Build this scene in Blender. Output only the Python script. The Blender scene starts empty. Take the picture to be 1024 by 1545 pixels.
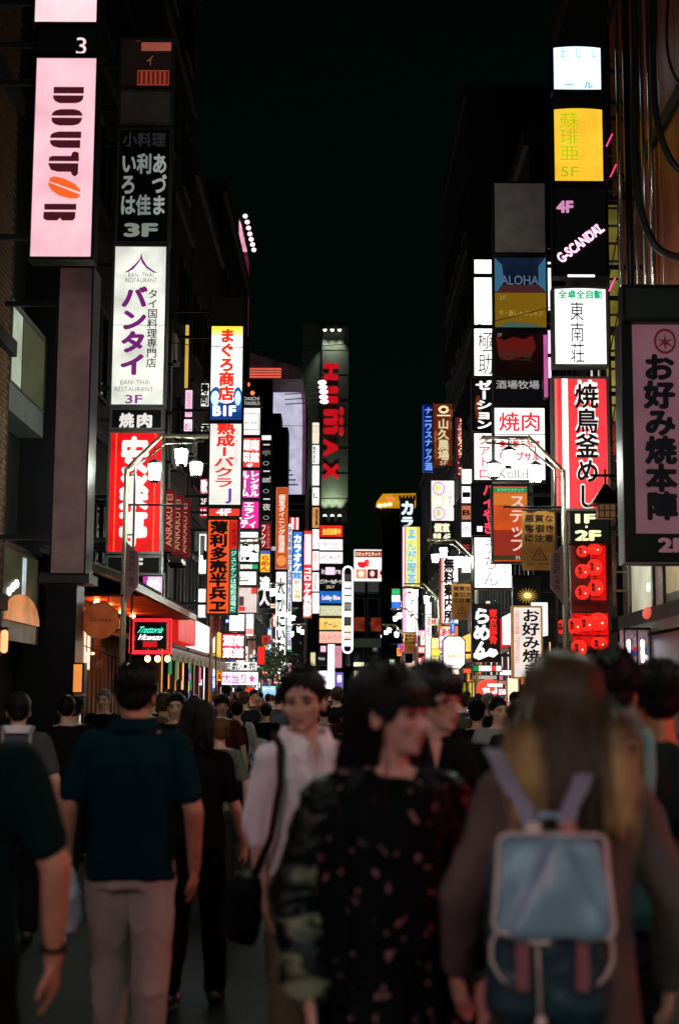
import bpy, math, random
import numpy as np
from mathutils import Vector, Matrix, noise
random.seed(7)
SC = bpy.context.scene
COL = SC.collection
R = math.radians

# ------------------------------------------------------------------ camera
FPX = 50.0/36.0*1545.0
cam_d = bpy.data.cameras.new('camera'); cam = bpy.data.objects.new('camera', cam_d); COL.objects.link(cam)
cam_d.sensor_fit = 'VERTICAL'; cam_d.sensor_height = 36.0; cam_d.sensor_width = 24.0; cam_d.lens = 50.0
cam_d.clip_start = 0.05; cam_d.clip_end = 3000
CAMZ = 1.6
RM = Matrix.Rotation(R(0.21), 3, 'Z') @ Matrix.Rotation(R(90+7.37), 3, 'X') @ Matrix.Rotation(R(0.34), 3, 'Z')
cam.matrix_world = Matrix.Translation((0, 0, CAMZ)) @ RM.to_4x4()
cam_d.dof.use_dof = True; cam_d.dof.focus_distance = 27.0; cam_d.dof.aperture_fstop = 2.0; cam_d.dof.aperture_blades = 7
SC.camera = cam

# ------------------------------------------------------------------ night sky, faint moonlight, exposure
w = bpy.data.worlds.new('World'); SC.world = w; w.use_nodes = True
nt = w.node_tree; nt.nodes.clear()
sky = nt.nodes.new('ShaderNodeTexSky'); sky.sky_type = 'NISHITA'; sky.sun_disc = False
sky.sun_elevation = R(2); sky.sun_rotation = R(200)
add = nt.nodes.new('ShaderNodeMixRGB'); add.blend_type = 'ADD'; add.inputs[0].default_value = 1
mul = nt.nodes.new('ShaderNodeMixRGB'); mul.blend_type = 'MULTIPLY'; mul.inputs[0].default_value = 1
mul.inputs[2].default_value = (0.0004, 0.0008, 0.0007, 1)
add.inputs[2].default_value = (0.0001, 0.0011, 0.0007, 1)
bg = nt.nodes.new('ShaderNodeBackground'); bg.inputs[1].default_value = 1.0
wo = nt.nodes.new('ShaderNodeOutputWorld')
nt.links.new(sky.outputs[0], mul.inputs[1]); nt.links.new(mul.outputs[0], add.inputs[1])
nt.links.new(add.outputs[0], bg.inputs[0]); nt.links.new(bg.outputs[0], wo.inputs[0])
sl = bpy.data.lights.new('moon', 'SUN'); sl.energy = 0.003; sl.angle = R(0.5); sl.color = (1, .95, .88)
so = bpy.data.objects.new('moon', sl); so.rotation_euler = (R(40), 0, R(200)); COL.objects.link(so)
SC.view_settings.view_transform = 'Standard'; SC.view_settings.look = 'None'
SC.view_settings.exposure = 0.0; SC.view_settings.gamma = 1.0; SC.view_settings.use_curve_mapping = False
SC.cycles.use_denoising = True
SC.cycles.max_bounces = 5; SC.cycles.diffuse_bounces = 3; SC.cycles.glossy_bounces = 3
SC.cycles.transparent_max_bounces = 6; SC.cycles.caustics_reflective = False; SC.cycles.caustics_refractive = False
SC.cycles.sample_clamp_indirect = 3.0; SC.cycles.use_light_tree = True

# ------------------------------------------------------------------ helpers
def at(px, py, Y):
    d = RM @ Vector(((px-512)/FPX, -(py-772.5)/FPX, -1))
    t = Y/d.y
    return Vector((d.x*t, Y, CAMZ+d.z*t))
def box_at(x0, y0, x1, y1, Y):
    xm, ym = (x0+x1)/2, (y0+y1)/2
    return at(x0, ym, Y).x, at(x1, ym, Y).x, at(xm, y1, Y).z, at(xm, y0, Y).z
def lin(c):
    return tuple(((v/255)/12.92 if v/255 <= .04045 else ((v/255+.055)/1.055)**2.4) for v in c)
_M = {}
def mat(key, rgb=(128, 128, 128), rough=.6, metal=0., emit=0., ergb=None, var=.25, scale=3., bump=0., bscale=60., coat=0.):
    k = (key, tuple(rgb), rough, metal, emit, ergb, var, scale, bump)
    if k in _M: return _M[k]
    m = bpy.data.materials.new(key); m.use_nodes = True; _M[k] = m
    t = m.node_tree; b = t.nodes['Principled BSDF']
    c = lin(rgb)
    tc = t.nodes.new('ShaderNodeTexCoord'); n = t.nodes.new('ShaderNodeTexNoise')
    n.inputs['Scale'].default_value = scale; n.inputs['Detail'].default_value = 4
    t.links.new(tc.outputs['Object'], n.inputs['Vector'])
    r = t.nodes.new('ShaderNodeMapRange'); r.inputs[1].default_value = .3; r.inputs[2].default_value = .7
    r.inputs[3].default_value = 1-var; r.inputs[4].default_value = 1+var
    t.links.new(n.outputs[0], r.inputs[0])
    mx = t.nodes.new('ShaderNodeMixRGB'); mx.blend_type = 'MULTIPLY'; mx.inputs[0].default_value = 1
    mx.inputs[1].default_value = (*c, 1); t.links.new(r.outputs[0], mx.inputs[2])
    t.links.new(mx.outputs[0], b.inputs['Base Color'])
    b.inputs['Roughness'].default_value = rough; b.inputs['Metallic'].default_value = metal
    b.inputs['Coat Weight'].default_value = coat
    if key in ('fabric', 'asphalt', 'lit', 'black_paint', 'black_cladding', 'facade_render', 'joint_mortar', 'paving_slab', 'kerb_stone', 'coping', 'hair_black', 'hair_brown', 'hair_black', 'paving_slab', 'dark_plaster', 'brick', 'window_frame'): b.inputs['Specular IOR Level'].default_value = .05 if key in ('fabric', 'asphalt') else .15
    if emit > 0:
        mx2 = t.nodes.new('ShaderNodeMixRGB'); mx2.blend_type = 'MULTIPLY'; mx2.inputs[0].default_value = 1
        mx2.inputs[1].default_value = (*lin(ergb or rgb), 1); t.links.new(r.outputs[0], mx2.inputs[2])
        t.links.new(mx2.outputs[0], b.inputs['Emission Color']); b.inputs['Emission Strength'].default_value = emit
    if bump > 0:
        n2 = t.nodes.new('ShaderNodeTexNoise'); n2.inputs['Scale'].default_value = bscale; n2.inputs['Detail'].default_value = 3
        t.links.new(tc.outputs['Object'], n2.inputs['Vector'])
        bp = t.nodes.new('ShaderNodeBump'); bp.inputs['Strength'].default_value = bump; bp.inputs['Distance'].default_value = .01
        t.links.new(n2.outputs[0], bp.inputs['Height']); t.links.new(bp.outputs[0], b.inputs['Normal'])
    return m
def glow(rgb, s, var=.17):            # a lit panel, lamp or printed letter on a lit panel
    return mat('lit', tuple(int(v*.7) for v in rgb), .45, 0, s, tuple(rgb), var, 1.7)
DARK = mat('dark_metal', (38, 38, 42), .45, .6, bump=.1)
METAL = mat('grey_metal', (120, 120, 118), .35, .8, bump=.1)
POLE = mat('pole_paint', (118, 112, 102), .35, .6)
BLACK = mat('black_paint', (14, 15, 16), .4)

class MB:
    def __init__(s): s.v = []; s.f = []
    def add(s, vs, fs):
        o = len(s.v); s.v += [tuple(v) for v in vs]; s.f += [tuple(i+o for i in f) for f in fs]; return s
    def box(s, x0, x1, y0, y1, z0, z1):
        return s.add([(x0,y0,z0),(x1,y0,z0),(x1,y1,z0),(x0,y1,z0),(x0,y0,z1),(x1,y0,z1),(x1,y1,z1),(x0,y1,z1)],
                     [(0,3,2,1),(4,5,6,7),(0,1,5,4),(1,2,6,5),(2,3,7,6),(3,0,4,7)])
    def rings(s, rs, closed=True):
        n = len(rs[0]); o = len(s.v)
        for r in rs: s.v += [tuple(p) for p in r]
        for i in range(len(rs)-1):
            for j in range(n):
                a = o+i*n+j; b = o+i*n+(j+1) % n
                s.f.append((a, b, b+n, a+n))
        if closed:
            s.f.append(tuple(o+j for j in range(n))[::-1]); s.f.append(tuple(o+(len(rs)-1)*n+j for j in range(n)))
        return s
    def tube(s, pts, r, n=8):
        pts = [Vector(p) for p in pts]; rs = []
        if not hasattr(r, '__len__'): r = [r]*len(pts)
        d0 = (pts[1]-pts[0]).normalized()
        u = d0.orthogonal().normalized()
        for i, p in enumerate(pts):
            d = (pts[min(i+1, len(pts)-1)]-pts[max(i-1, 0)]).normalized()
            u = (u-d*u.dot(d)).normalized(); w_ = d.cross(u)
            rs.append([p+(u*math.cos(k*2*math.pi/n)+w_*math.sin(k*2*math.pi/n))*r[i] for k in range(n)])
        return s.rings(rs)
    def cap(s, p0, r0, p1, r1, n=12):          # capsule that tapers
        p0, p1 = Vector(p0), Vector(p1); d = (p1-p0).normalized(); pts = []; rr = []
        for k in (-80, -55, -28, 0): pts.append(p0+d*r0*math.sin(R(k))); rr.append(r0*math.cos(R(k)))
        for k in (0, 28, 55, 80): pts.append(p1+d*r1*math.sin(R(k))); rr.append(r1*math.cos(R(k)))
        u = d.orthogonal().normalized(); w_ = d.cross(u)
        return s.rings([[p+(u*math.cos(k*2*math.pi/n)+w_*math.sin(k*2*math.pi/n))*q for k in range(n)] for p, q in zip(pts, rr)])
    def ell(s, c, r, n=16, m=9):
        rs = []
        for i in range(m):
            a = R(-86+172*i/(m-1))
            rs.append([(c[0]+r[0]*math.cos(a)*math.cos(k*2*math.pi/n), c[1]+r[1]*math.cos(a)*math.sin(k*2*math.pi/n), c[2]+r[2]*math.sin(a)) for k in range(n)])
        return s.rings(rs)
    def loft(s, secs, n=24, p=2.4):             # secs: (cx, cy, z, rx, ry)
        rs = []
        for cx, cy, z, rx, ry in secs:
            ring = []
            for k in range(n):
                a = k*2*math.pi/n; ca, sa = math.cos(a), math.sin(a)
                ring.append((cx+rx*math.copysign(abs(ca)**(2/p), ca), cy+ry*math.copysign(abs(sa)**(2/p), sa), z))
            rs.append(ring)
        return s.rings(rs)
    def plate(s, poly, y0, y1):                  # polygon in x,z given depth in y
        n = len(poly)
        s.add([(x, y0, z) for x, z in poly]+[(x, y1, z) for x, z in poly],
              [tuple(range(n)), tuple(range(2*n-1, n-1, -1))]+[((j+1) % n, j, n+j, n+(j+1) % n) for j in range(n)])
        return s
    def mesh(s, name='mesh'):
        me = bpy.data.meshes.new(name); me.from_pydata(s.v, [], s.f); me.update(); return me
    def build(s, name, m, parent=None, smooth=False):
        return obj(name, s.mesh(name), m, parent, smooth)
def obj(name, me, m, parent=None, smooth=False):
    if m is not None and not me.materials: me.materials.append(m)
    if smooth: me.polygons.foreach_set('use_smooth', [True]*len(me.polygons))
    o = bpy.data.objects.new(name, me); COL.objects.link(o)
    if parent: o.parent = parent
    return o
USED = {}
def tag(o, label, cat, group=None):
    o['label'] = label; o['category'] = cat
    if group: o['group'] = group
    USED[label] = USED.get(label, 0)+1
    return o
def empty(name, loc, label, cat, group=None, rz=0):
    o = bpy.data.objects.new(name, None); o.empty_display_size = .2; COL.objects.link(o)
    o.location = loc; o.rotation_euler = (0, 0, rz)
    return tag(o, label, cat, group)
def struct(o): o['kind'] = 'structure'; return o
def copy_tree(o, parent=None):
    c = o.copy(); COL.objects.link(c); c.parent = parent
    for ch in [k for k in COL.objects if k.parent == o]: copy_tree(ch, c)
    return c

# ------------------------------------------------------------------ lettering
_G = {}
def glyph(t, bold):
    k = (t, bold)
    if k in _G: return _G[k]
    if bold > 0:                                    # heavy strokes: shifted copies, as offsetting dense kanji drops strokes
        v, f = glyph(t, 0); V = []; F = []; n = len(v); b = min(bold, .055); c_ = b*.7
        if n:
            for dx, dz in ((0, 0), (b, 0), (-b, 0), (0, b), (0, -b), (c_, c_), (-c_, c_), (c_, -c_), (-c_, -c_)):
                F += [tuple(i+len(V)*n for i in q) for q in f]; V.append(v+[dx, dz])
            v = np.concatenate(V)
        else: F = f
        _G[k] = (v, F); return _G[k]
    cu = bpy.data.curves.new('g', 'FONT'); cu.body = t; cu.size = 1; cu.offset = max(-.012, bold); cu.resolution_u = 3
    ob = bpy.data.objects.new('g', cu); me = ob.to_mesh()
    v = np.array([x.co[:2] for x in me.vertices]) if len(me.vertices) else np.zeros((0, 2))
    f = [tuple(p.vertices) for p in me.polygons]
    ob.to_mesh_clear(); bpy.data.objects.remove(ob); bpy.data.curves.remove(cu)
    _G[k] = (v, f); return _G[k]
ROT_V = 'ー〜-|（）()・'
def put_text(mb, s, o, x0, z0, x1, z1, y, bold=.02, lean=0):
    """lettering in the x,z rectangle; o: v = one under the other, h = in a line, r = line turned clockwise"""
    def emit(v, f):
        lay = 9 if bold > 0 else 1; n_ = max(1, len(v)//lay)
        mb.add([(a, y-.0004*(i//n_), b) for i, (a, b) in enumerate(v)], [tuple(reversed(q)) for q in f])
    if o == 'v':
        n = len(s); ch = (z1-z0)/n
        for i, c in enumerate(s):
            if c == ' ': continue
            v, f = glyph(c, bold)
            if not len(v): continue
            if ord(c) > 0x2E80 or c in ROT_V:
                q = (v-[.5, .37])
                if c in ROT_V: q = np.stack([q[:, 1], -q[:, 0]], 1)
            else:
                lo, hi = v.min(0), v.max(0); q = (v-(lo+hi)/2)/max(hi-lo)*.8
            cz = z1-ch*(i+.5)
            emit(np.stack([(x0+x1)/2+q[:, 0]*(x1-x0)+lean*q[:, 1]*(x1-x0), cz+q[:, 1]*ch*1.02], 1), f)
        return
    v, f = glyph(s, bold)
    if not len(v): return
    lo, hi = v.min(0), v.max(0); q = (v-lo)/(hi-lo+1e-9)
    if o == 'h': emit(np.stack([x0+(q[:, 0]+lean*(q[:, 1]-.5))*(x1-x0), z0+q[:, 1]*(z1-z0)], 1), f)
    elif o == 'r': emit(np.stack([x0+q[:, 1]*(x1-x0), z1-q[:, 0]*(z1-z0)], 1), f)
    elif o == 'u': emit(np.stack([x1-q[:, 1]*(x1-x0), z0+q[:, 0]*(z1-z0)], 1), f)
    elif o == 'd':                                  # climbing diagonal line from lower left to upper right
        a = math.atan2(z1-z0, x1-x0); L = math.hypot(x1-x0, z1-z0); h = L*.2
        X = q[:, 0]*L; Z = (q[:, 1]-.5)*h
        emit(np.stack([x0+X*math.cos(a)-Z*math.sin(a), z0+X*math.sin(a)+Z*math.cos(a)], 1), f)

def sign(x0, y0, x1, y1, Y, rgb, s, label, texts=(), shapes=(), depth=.22, fw=.035, frame=DARK, side=None,
         group=None, fvar=.2, face_name='light_panel', lit=True, round_face=False, cat='sign', brackets=True, name='lightbox_sign', tilt=0):
    X0, X1, Z0, Z1 = box_at(x0, y0, x1, y1, Y)
    W, H = X1-X0, Z1-Z0; cx = (X0+X1)/2
    e = empty(name, (cx, Y, Z0), label, cat, group)
    e.rotation_euler = (0, tilt, 0)
    fw = min(fw, W*.06)
    mx = lambda px: (px-x0)/(x1-x0)*W-W/2
    mz = lambda py: (y1-py)/(y1-y0)*H
    MB().box(-W/2, W/2, .012, depth, 0, H).build('housing', frame, e)
    fm = glow(rgb, s, fvar) if lit else mat('unlit_panel', rgb, .4, bump=.05)
    m = MB()
    if round_face:
        n = 9; rs = []
        for i in range(n):
            t = i/(n-1)*2-1; yy = -.07*(1-t*t)*W+.004
            rs.append([(t*(W/2-fw), yy, fw), (t*(W/2-fw), yy, H-fw), (t*(W/2-fw), .03, H-fw), (t*(W/2-fw), .03, fw)])
        m.rings(rs); ty = -.07*W-.004
    else:
        m.box(-W/2+fw, W/2-fw, 0.0, .014, fw, H-fw); ty = -.006
    m.build(face_name, fm, e)
    t = MB()                                       # proud frame lip
    for a, b, c, d in ((-W/2, W/2, 0, fw), (-W/2, W/2, H-fw, H), (-W/2, -W/2+fw, fw, H-fw), (W/2-fw, W/2, fw, H-fw)):
        t.box(a, b, -.02, .0115, c, d)
    t.build('frame', frame, e)
    for k, sp in enumerate(shapes):                # flat print: (kind, x0,y0,x1,y1, rgb, level)
        kind, a, b, c, d, col = sp[:6]; lv = sp[6] if len(sp) > 6 else (s if lit else 0)
        q = MB(); yy = ty+.003+.0006*(-k)
        if kind == 'rect': q.add([(mx(a), yy, mz(d)), (mx(c), yy, mz(d)), (mx(c), yy, mz(b)), (mx(a), yy, mz(b))], [(0, 1, 2, 3)])
        elif kind == 'oval':
            n = 20; q.add([((mx(a)+mx(c))/2+(mx(c)-mx(a))/2*math.cos(i*2*math.pi/n), yy, (mz(b)+mz(d))/2+(mz(b)-mz(d))/2*math.sin(i*2*math.pi/n)) for i in range(n)], [tuple(range(n))])
        elif kind == 'poly': q.add([(mx(p), yy, mz(r)) for p, r in a], [tuple(range(len(a)))])
        elif kind == 'ring':
            n = 24; cxx, czz, rx, rz = (mx(a)+mx(c))/2, (mz(b)+mz(d))/2, (mx(c)-mx(a))/2, (mz(b)-mz(d))/2
            vs = [(cxx+f*rx*math.cos(i*2*math.pi/n), yy, czz+f*rz*math.sin(i*2*math.pi/n)) for f in (1, .8) for i in range(n)]
            q.add(vs, [(i, (i+1) % n, n+(i+1) % n, n+i) for i in range(n)])
        pm = glow(col, lv, .05) if lv > 0 else mat('print', col, .5)
        q.build('printed_shape', pm, e)
    by = {}
    for tx in texts:
        st, o, a, b, c, d, col = tx[:7]; bold = tx[7] if len(tx) > 7 else .022; lean = tx[8] if len(tx) > 8 else 0
        by.setdefault(tuple(col), MB()); put_text(by[tuple(col)], st, o, mx(a), mz(d), mx(c), mz(b), ty-.002, bold, lean)
    for col, q in by.items():
        tm = glow(col, (s if sum(col) > 120 else .5), .04) if lit and s > 0 else mat('print', col, .5)
        if q.v: q.build('lettering', tm, e)
    if brackets and abs(cx) < 5:
        sgn = -1 if cx < 0 else 1
        if side: sgn = side
        fx = (4.3 if Y < 28 else 3.85)*sgn-cx
        ex = W/2*sgn
        if (fx-ex)*sgn > .05:
            for hz in (.12, .88) if H > 1 else (.5,):
                MB().box(min(ex, fx), max(ex, fx), .06, .11, H*hz-.03, H*hz+.03).build('bracket', DARK, e)
    return e
# ------------------------------------------------------------------ ground
asph = mat('asphalt', (15, 20, 18), .6, var=.35, scale=6, bump=.5, bscale=90)
struct(MB().add([(-400, -60, 0), (400, -60, 0), (400, 900, 0), (-400, 900, 0)], [(0, 1, 2, 3)]).build('street', asph))
pave = mat('paving_slab', (60, 58, 55), .55, var=.3, scale=2.5, bump=.3)
for s, lo, hi in ((-1, -6.0, -3.15), (1, 3.15, 6.0)):
    pv = struct(MB().box(lo, hi, -20, 140, .004, .10).build('pavement', mat('joint_mortar', (45, 43, 42), .8)))
    kb = MB()
    for k in range(60):
        kb.box(*( (hi, hi+.15) if s < 0 else (lo-.15, lo)), -20+k*1.6+.005, -20+(k+1)*1.6-.005, .004, .12)
    o = kb.build('kerb', mat('kerb_stone', (120, 116, 110), .7, var=.2, bump=.3)); o['kind'] = 'structure'
    slab = MB().box(-.294, .294, -.294, .294, 0, .02).mesh('slab'); slab.materials.append(pave)
    for i in range(2):
        for j in range(48):
            q = bpy.data.objects.new('paving_slab', slab); COL.objects.link(q); q.parent = pv
            q.location = (s*(3.45+.6*i), 12+j*.6, .094+random.uniform(0, .004))
paint = mat('road_paint', (190, 190, 185), .6, var=.15, bump=.3)
for px0, px1, py0, py1 in ((356, 386, 1205, 1215),):
    Y0, Y1 = CAMZ*FPX/(py1-1050), CAMZ*FPX/(py0-1050)
    q = MB().box((px0-520)/FPX*Y0, (px1-520)/FPX*Y0, Y0, Y1, .004, .008).build('road_marking', paint); struct(q)
# ------------------------------------------------------------------ buildings
GL = mat('window_glass', (16, 22, 24), .06, 0, coat=.5, var=.1)
FR = mat('window_frame', (40, 40, 42), .5, .3)
def building(label, side, y0, y1, h, rgb, xf, deep=9, floors=3.3, wins=True, name='building', z0=3.4, lit=(), ww=1.5):
    """side -1 left, +1 right; the street face is the plane x = xf"""
    e = empty(name, ((xf+side*deep/2), y0, 0), label, 'building')
    ox, oy = xf+side*deep/2, y0
    rgb = tuple(int(v*.62) for v in rgb)
    m = mat('facade_render', rgb, .75, var=.3, scale=.8, bump=.4, bscale=25)
    a, b = sorted((xf, xf+side*deep))
    MB().box(a-ox, b-ox, .03, y1-y0-.03, 0, h).build('wall', m, e)
    t = MB(); a2, b2 = sorted((xf-side*.12, xf+side*(deep+.1)))
    t.box(a2-ox, b2-ox, 0, y1-y0, h, h+.35).build('parapet', mat('coping', (44, 43, 42), .7), e)
    z = z0; k = 0
    fm = MB().box(-.05, .06, 0, ww, 0, 1.6); fmesh = None
    n = max(1, int((y1-y0-.6)/(ww+.5))) if wins else 0
    band = MB()
    while z+2.2 < h and k < 8:
        MB().box(*sorted((xf-side*.09-ox, xf-ox)), .06, y1-y0-.06, z-.75, z-.55).build('string_course', mat('coping', (44, 43, 42), .7), e)
        for i in range(n):
            y = (y1-y0)/n*(i+.5)-ww/2
            f = MB(); xs = lambda p, q: sorted((xf-side*p-ox, xf-side*q-ox))
            for ya, yb, za, zb in ((0, ww, 0, .06), (0, ww, 1.54, 1.6), (0, .06, .06, 1.54), (ww-.06, ww, .06, 1.54), (ww/2-.03, ww/2+.03, .06, 1.54)):
                f.box(*xs(.0, .07), y+ya, y+yb, z+za, z+zb)
            wo_ = f.build('window', FR, e)
            g = MB(); g.box(*xs(.0, .03), y+.06, y+ww-.06, z+.06, z+1.54)
            lit_here = (k, i) in lit
            g.build('pane', glow((255, 214, 150), .35) if lit_here else GL, wo_)
        z += floors; k += 1
    return e
building('brown brick building at the left edge of the street', -1, 8, 18.15, 19, (46, 33, 22), -4.36, wins=False, name='brick_building')
building('dark building behind the blank grey-pink column sign', -1, 20.6, 27.6, 17, (34, 34, 38), -4.3, name='building')
building('narrow dark building left of the tuna shop sign', -1, 27.8, 34, 19, (62, 58, 56), -3.8, name='building', lit=((2, 0),))
building('building behind the stack of magenta signs', -1, 34.2, 42, 14.5, (58, 52, 50), -3.8, name='building')
building('black building beside the lavender lit facade', -1, 42.2, 54, 17, (20, 21, 22), -3.8, name='building')
building('low building left of the blue karaoke sign', -1, 54.2, 74, 13, (48, 46, 46), -3.9, name='building')
building('brown clad building behind the cables at the right edge', 1, 15, 22.2, 18, (110, 60, 34), 4.34, name='clad_building', wins=False)
building('dark building behind the red lantern shop', 1, 22.4, 28.2, 15, (34, 32, 32), 4.3)
building('dark building behind the Aloha foil signs', 1, 28.4, 35, 13, (52, 48, 48), 3.8)
building('building behind the column of slim white signs', 1, 35.2, 44, 12.5, (50, 46, 46), 3.85)
building('tall grey building behind the brown and blue signs', 1, 44.2, 54, 21, (62, 68, 62), 3.9)
building('grey building behind the colourful karaoke column', 1, 54.2, 72, 12, (60, 56, 56), 3.9)
building('far right dark building at the bend', 1, 72.2, 100, 12, (40, 40, 42), 5.2)
# buildings beside and behind the camera: the street goes on there
building('dark building beside the camera on the left', -1, -14, 7.8, 14, (40, 38, 38), -4.36, wins=False)
building('dark building beside the camera on the right', 1, -14, 14.8, 14, (40, 38, 38), 4.34, wins=False)
# brick facing of the left edge building
bw = [o for o in COL.objects if o.parent and o.name.startswith('wall') and o.parent['label'].startswith('brown brick')][0]
bm_ = mat('brick', (92, 66, 38), .7, var=.45, scale=1.5, bump=.5)
bricks = []
rx = bw.parent.location
bmesh_ = MB().box(-.016, .004, -.098, .098, -.027, .027).mesh('brick'); bmesh_.materials.append(bm_)
pl = []
for r_ in range(170):
    z = 1.9+r_*.066
    for c_ in range(11):
        y = 18.05-.1-c_*.207-(.1 if r_ % 2 else 0)
        if y < 15.9: continue
        if 15.95 < y < 16.95 and 4.2 < z < 7.2: continue
        pl.append((y, z))
pl.sort(key=lambda p: (-round(p[0]), abs(p[1]-6)))
rest = MB()
for i, (y, z) in enumerate(pl):
    j = random.uniform(0, .006)
    if i < 290:
        q = bpy.data.objects.new('brick', bmesh_); COL.objects.link(q); q.parent = bw
        q.location = (-4.36-rx.x+j, y-rx.y, z)
    else: rest.box(-4.376-rx.x+j, -4.356-rx.x+j, y-rx.y-.098, y-rx.y+.098, z-.027, z+.027)
o = rest.build('brickwork', bm_, bw); o['kind'] = 'stuff'
# recess building with bay windows between brick edge and grey column
e = empty('building', (-4.4, 18.2, 0), 'plastered bay building with lit windows between brick wall and dark pillar', 'building')
pl_ = mat('dark_plaster', (20, 20, 20), .8, var=.3)
b = MB(); b.box(-5, -.35, 0, 2.3, 0, 15).build('wall', pl_, e)
b = MB(); b.box(-.35, .0, .02, 2.2, 5.30, 5.68); b.build('ledge', mat('grey_ledge', (78, 84, 84), .5), e)
b = MB(); b.box(-.35, .0, .02, 2.2, 6.72, 6.80); b.build('lintel', mat('grey_ledge', (78, 84, 84), .5), e)
f = MB(); f.box(-.02, .02, .02, .08, 5.68, 6.72); f.box(-.02, .02, 2.12, 2.2, 5.68, 6.72); f.box(-.02, .02, .68, .72, 5.68, 6.72); f.box(-.015, .015, .02, 2.2, 6.69, 6.73); f.box(-.015, .015, .02, 2.2, 5.67, 5.70)
f = f.build('window', DARK, e)
MB().box(-.01, .01, .08, .68, 5.68, 6.72).build('pane', glow((190, 205, 180), .55, .3), f)
MB().box(-.01, .01, .72, 2.12, 5.68, 6.72).build('pane', glow((70, 78, 46), .42, .3), f)
MB().box(-.03, -.012, .08, 2.12, 5.69, 5.78).build('curtain_hem', glow((255, 190, 120), .5), f)
f = MB(); f.box(-.02, .02, .02, .08, 2.3, 3.55); f.box(-.02, .02, 2.12, 2.2, 2.3, 3.55); f.box(-.02, .02, .08, 2.12, 3.5, 3.58)
f = f.build('window', DARK, e)
MB().box(-.01, .01, .08, 2.12, 2.75, 3.5).build('pane', glow((58, 62, 40), .5, .4), f)
MB().box(-.01, .012, .08, 2.12, 2.3, 2.55).build('transom_panel', mat('putty_panel', (150, 140, 130), .6), f)
dm = MB(); n = 14
dm.rings([[(.013, 1.15+1.02*math.cos(R(a)), 2.56+.38*math.sin(R(a))) for a in np.linspace(0, 180, n)], [(.05, 1.15+1.02*math.cos(R(a)), 2.56+.38*math.sin(R(a))) for a in np.linspace(0, 180, n)]])
dm.build('lit_ceiling_dome', glow((255, 166, 104), .42, .3), f)  # ceiling dome lit from below; the light on it is put in as glow
for y_, z_ in ((.55, 3.0), (.75, 3.06), (.35, 2.93)):
    MB().ell((.03, y_, z_), (.03, .07, .06), 10, 7).build('ceiling_lamp', glow((250, 255, 240), 2.5), f)
MB().box(.0, .02, 1.15, 1.35, 2.9, 3.45).build('poster', glow((200, 215, 225), .7, .6), f)
b = MB()
for k in range(26): b.box(-.32, -.28, .3, .62, 3.75+k*.07, 3.79+k*.07)
o = b.build('glass_block_strip', glow((120, 150, 120), .32, .2), e); o['kind'] = 'stuff'
# warm wall lamps at the left edge
def wall_lamp(px, py, Y, lab, h=.3):
    p = at(px, py, Y); e = empty('wall_lamp', (p.x, Y, p.z-h/2), lab, 'lamp')
    MB().box(-.07, -.05, -.04, .04, -.03, h+.03).build('back_plate', DARK, e)
    MB().cap((0, 0, .05), .045, (0, 0, h-.05), .045).build('lamp_tube', glow((255, 150, 100), 2.4), e)
    MB().box(-.06, .05, -.06, .06, h, h+.03).build('cap', DARK, e)
wall_lamp(7, 968, 17.9, 'small glowing orange wall lamp on the brick wall')
# ------------------------------------------------------------------ sky-line shapes
# lavender facade, curved on its right; its floodlighting is painted as emission
Y = 80; x0 = at(411, 700, Y).x; x1 = at(458, 700, Y).x; zt = at(430, 574, Y).z; zb = at(430, 830, Y).z
e = empty('curved_building', ((x0+x1)/2, Y, 0), 'pale lavender floodlit facade with a curved right edge', 'building')
ox = (x0+x1)/2
pts = []
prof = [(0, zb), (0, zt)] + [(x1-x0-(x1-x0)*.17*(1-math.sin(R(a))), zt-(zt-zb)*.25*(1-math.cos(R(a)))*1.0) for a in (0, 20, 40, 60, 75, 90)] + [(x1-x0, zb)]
MB().plate([(x0-ox+a, b) for a, b in prof], 0, .25).build('glowing_facade', glow((212, 208, 234), .76, .2), e)
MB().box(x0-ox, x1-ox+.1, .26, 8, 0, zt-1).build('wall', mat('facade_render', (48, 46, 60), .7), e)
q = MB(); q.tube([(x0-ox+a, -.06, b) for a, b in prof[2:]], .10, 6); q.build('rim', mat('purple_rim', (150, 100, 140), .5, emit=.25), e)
# tower with red letters
def lin_box(px0, px1, Y): return at(px0, 700, Y).x, at(px1, 700, Y).x
Y = 95; ax, bx = lin_box(454, 521.5, Y); zt = at(486, 487, Y).z; mxx = at(485, 700, Y).x
tower = empty('tower_building', (bx, Y, 0), 'tall dark green tower with red vertical letters lit by spotlights', 'building')
gm = mat('green_cladding', (62, 74, 62), .6, var=.12, scale=.5, bump=.2, bscale=8)
MB().box(ax-bx, 0, 0, 14, 0, zt).build('wall', gm, tower)
MB().box(mxx-bx, .15, -.5, .0, at(500, 790, Y).z, zt-.2).build('lit_fin', mat('green_panel', (54, 62, 48), .55, var=.1, scale=.6), tower)
q = MB()
for k in range(9): q.box(mxx-bx+.02, .13, -.515, -.503, 13+k*1.7, 13.04+k*1.7)
q.build('panel_joint', BLACK, tower)
red = glow((196, 22, 34), .75, .15)
for ch, y0, y1 in (('H', 549, 573), ('u', 584, 608), ('m', 618, 655), ('A', 663, 689), ('X', 699, 724)):
    a, b, c, d = box_at(488, y0, 510, y1, Y-.6)
    v, f = glyph(ch, .05); lo, hi = v.min(0), v.max(0); qn = (v-lo)/(hi-lo)
    t = MB()
    for yy in (0, .25):
        t.add([(a-bx+u[1]*(b-a), -.8+yy, d-u[0]*(d-c)) for u in qn], [tuple(reversed(k)) for k in f])
    t.build('letter', red, tower)
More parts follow.
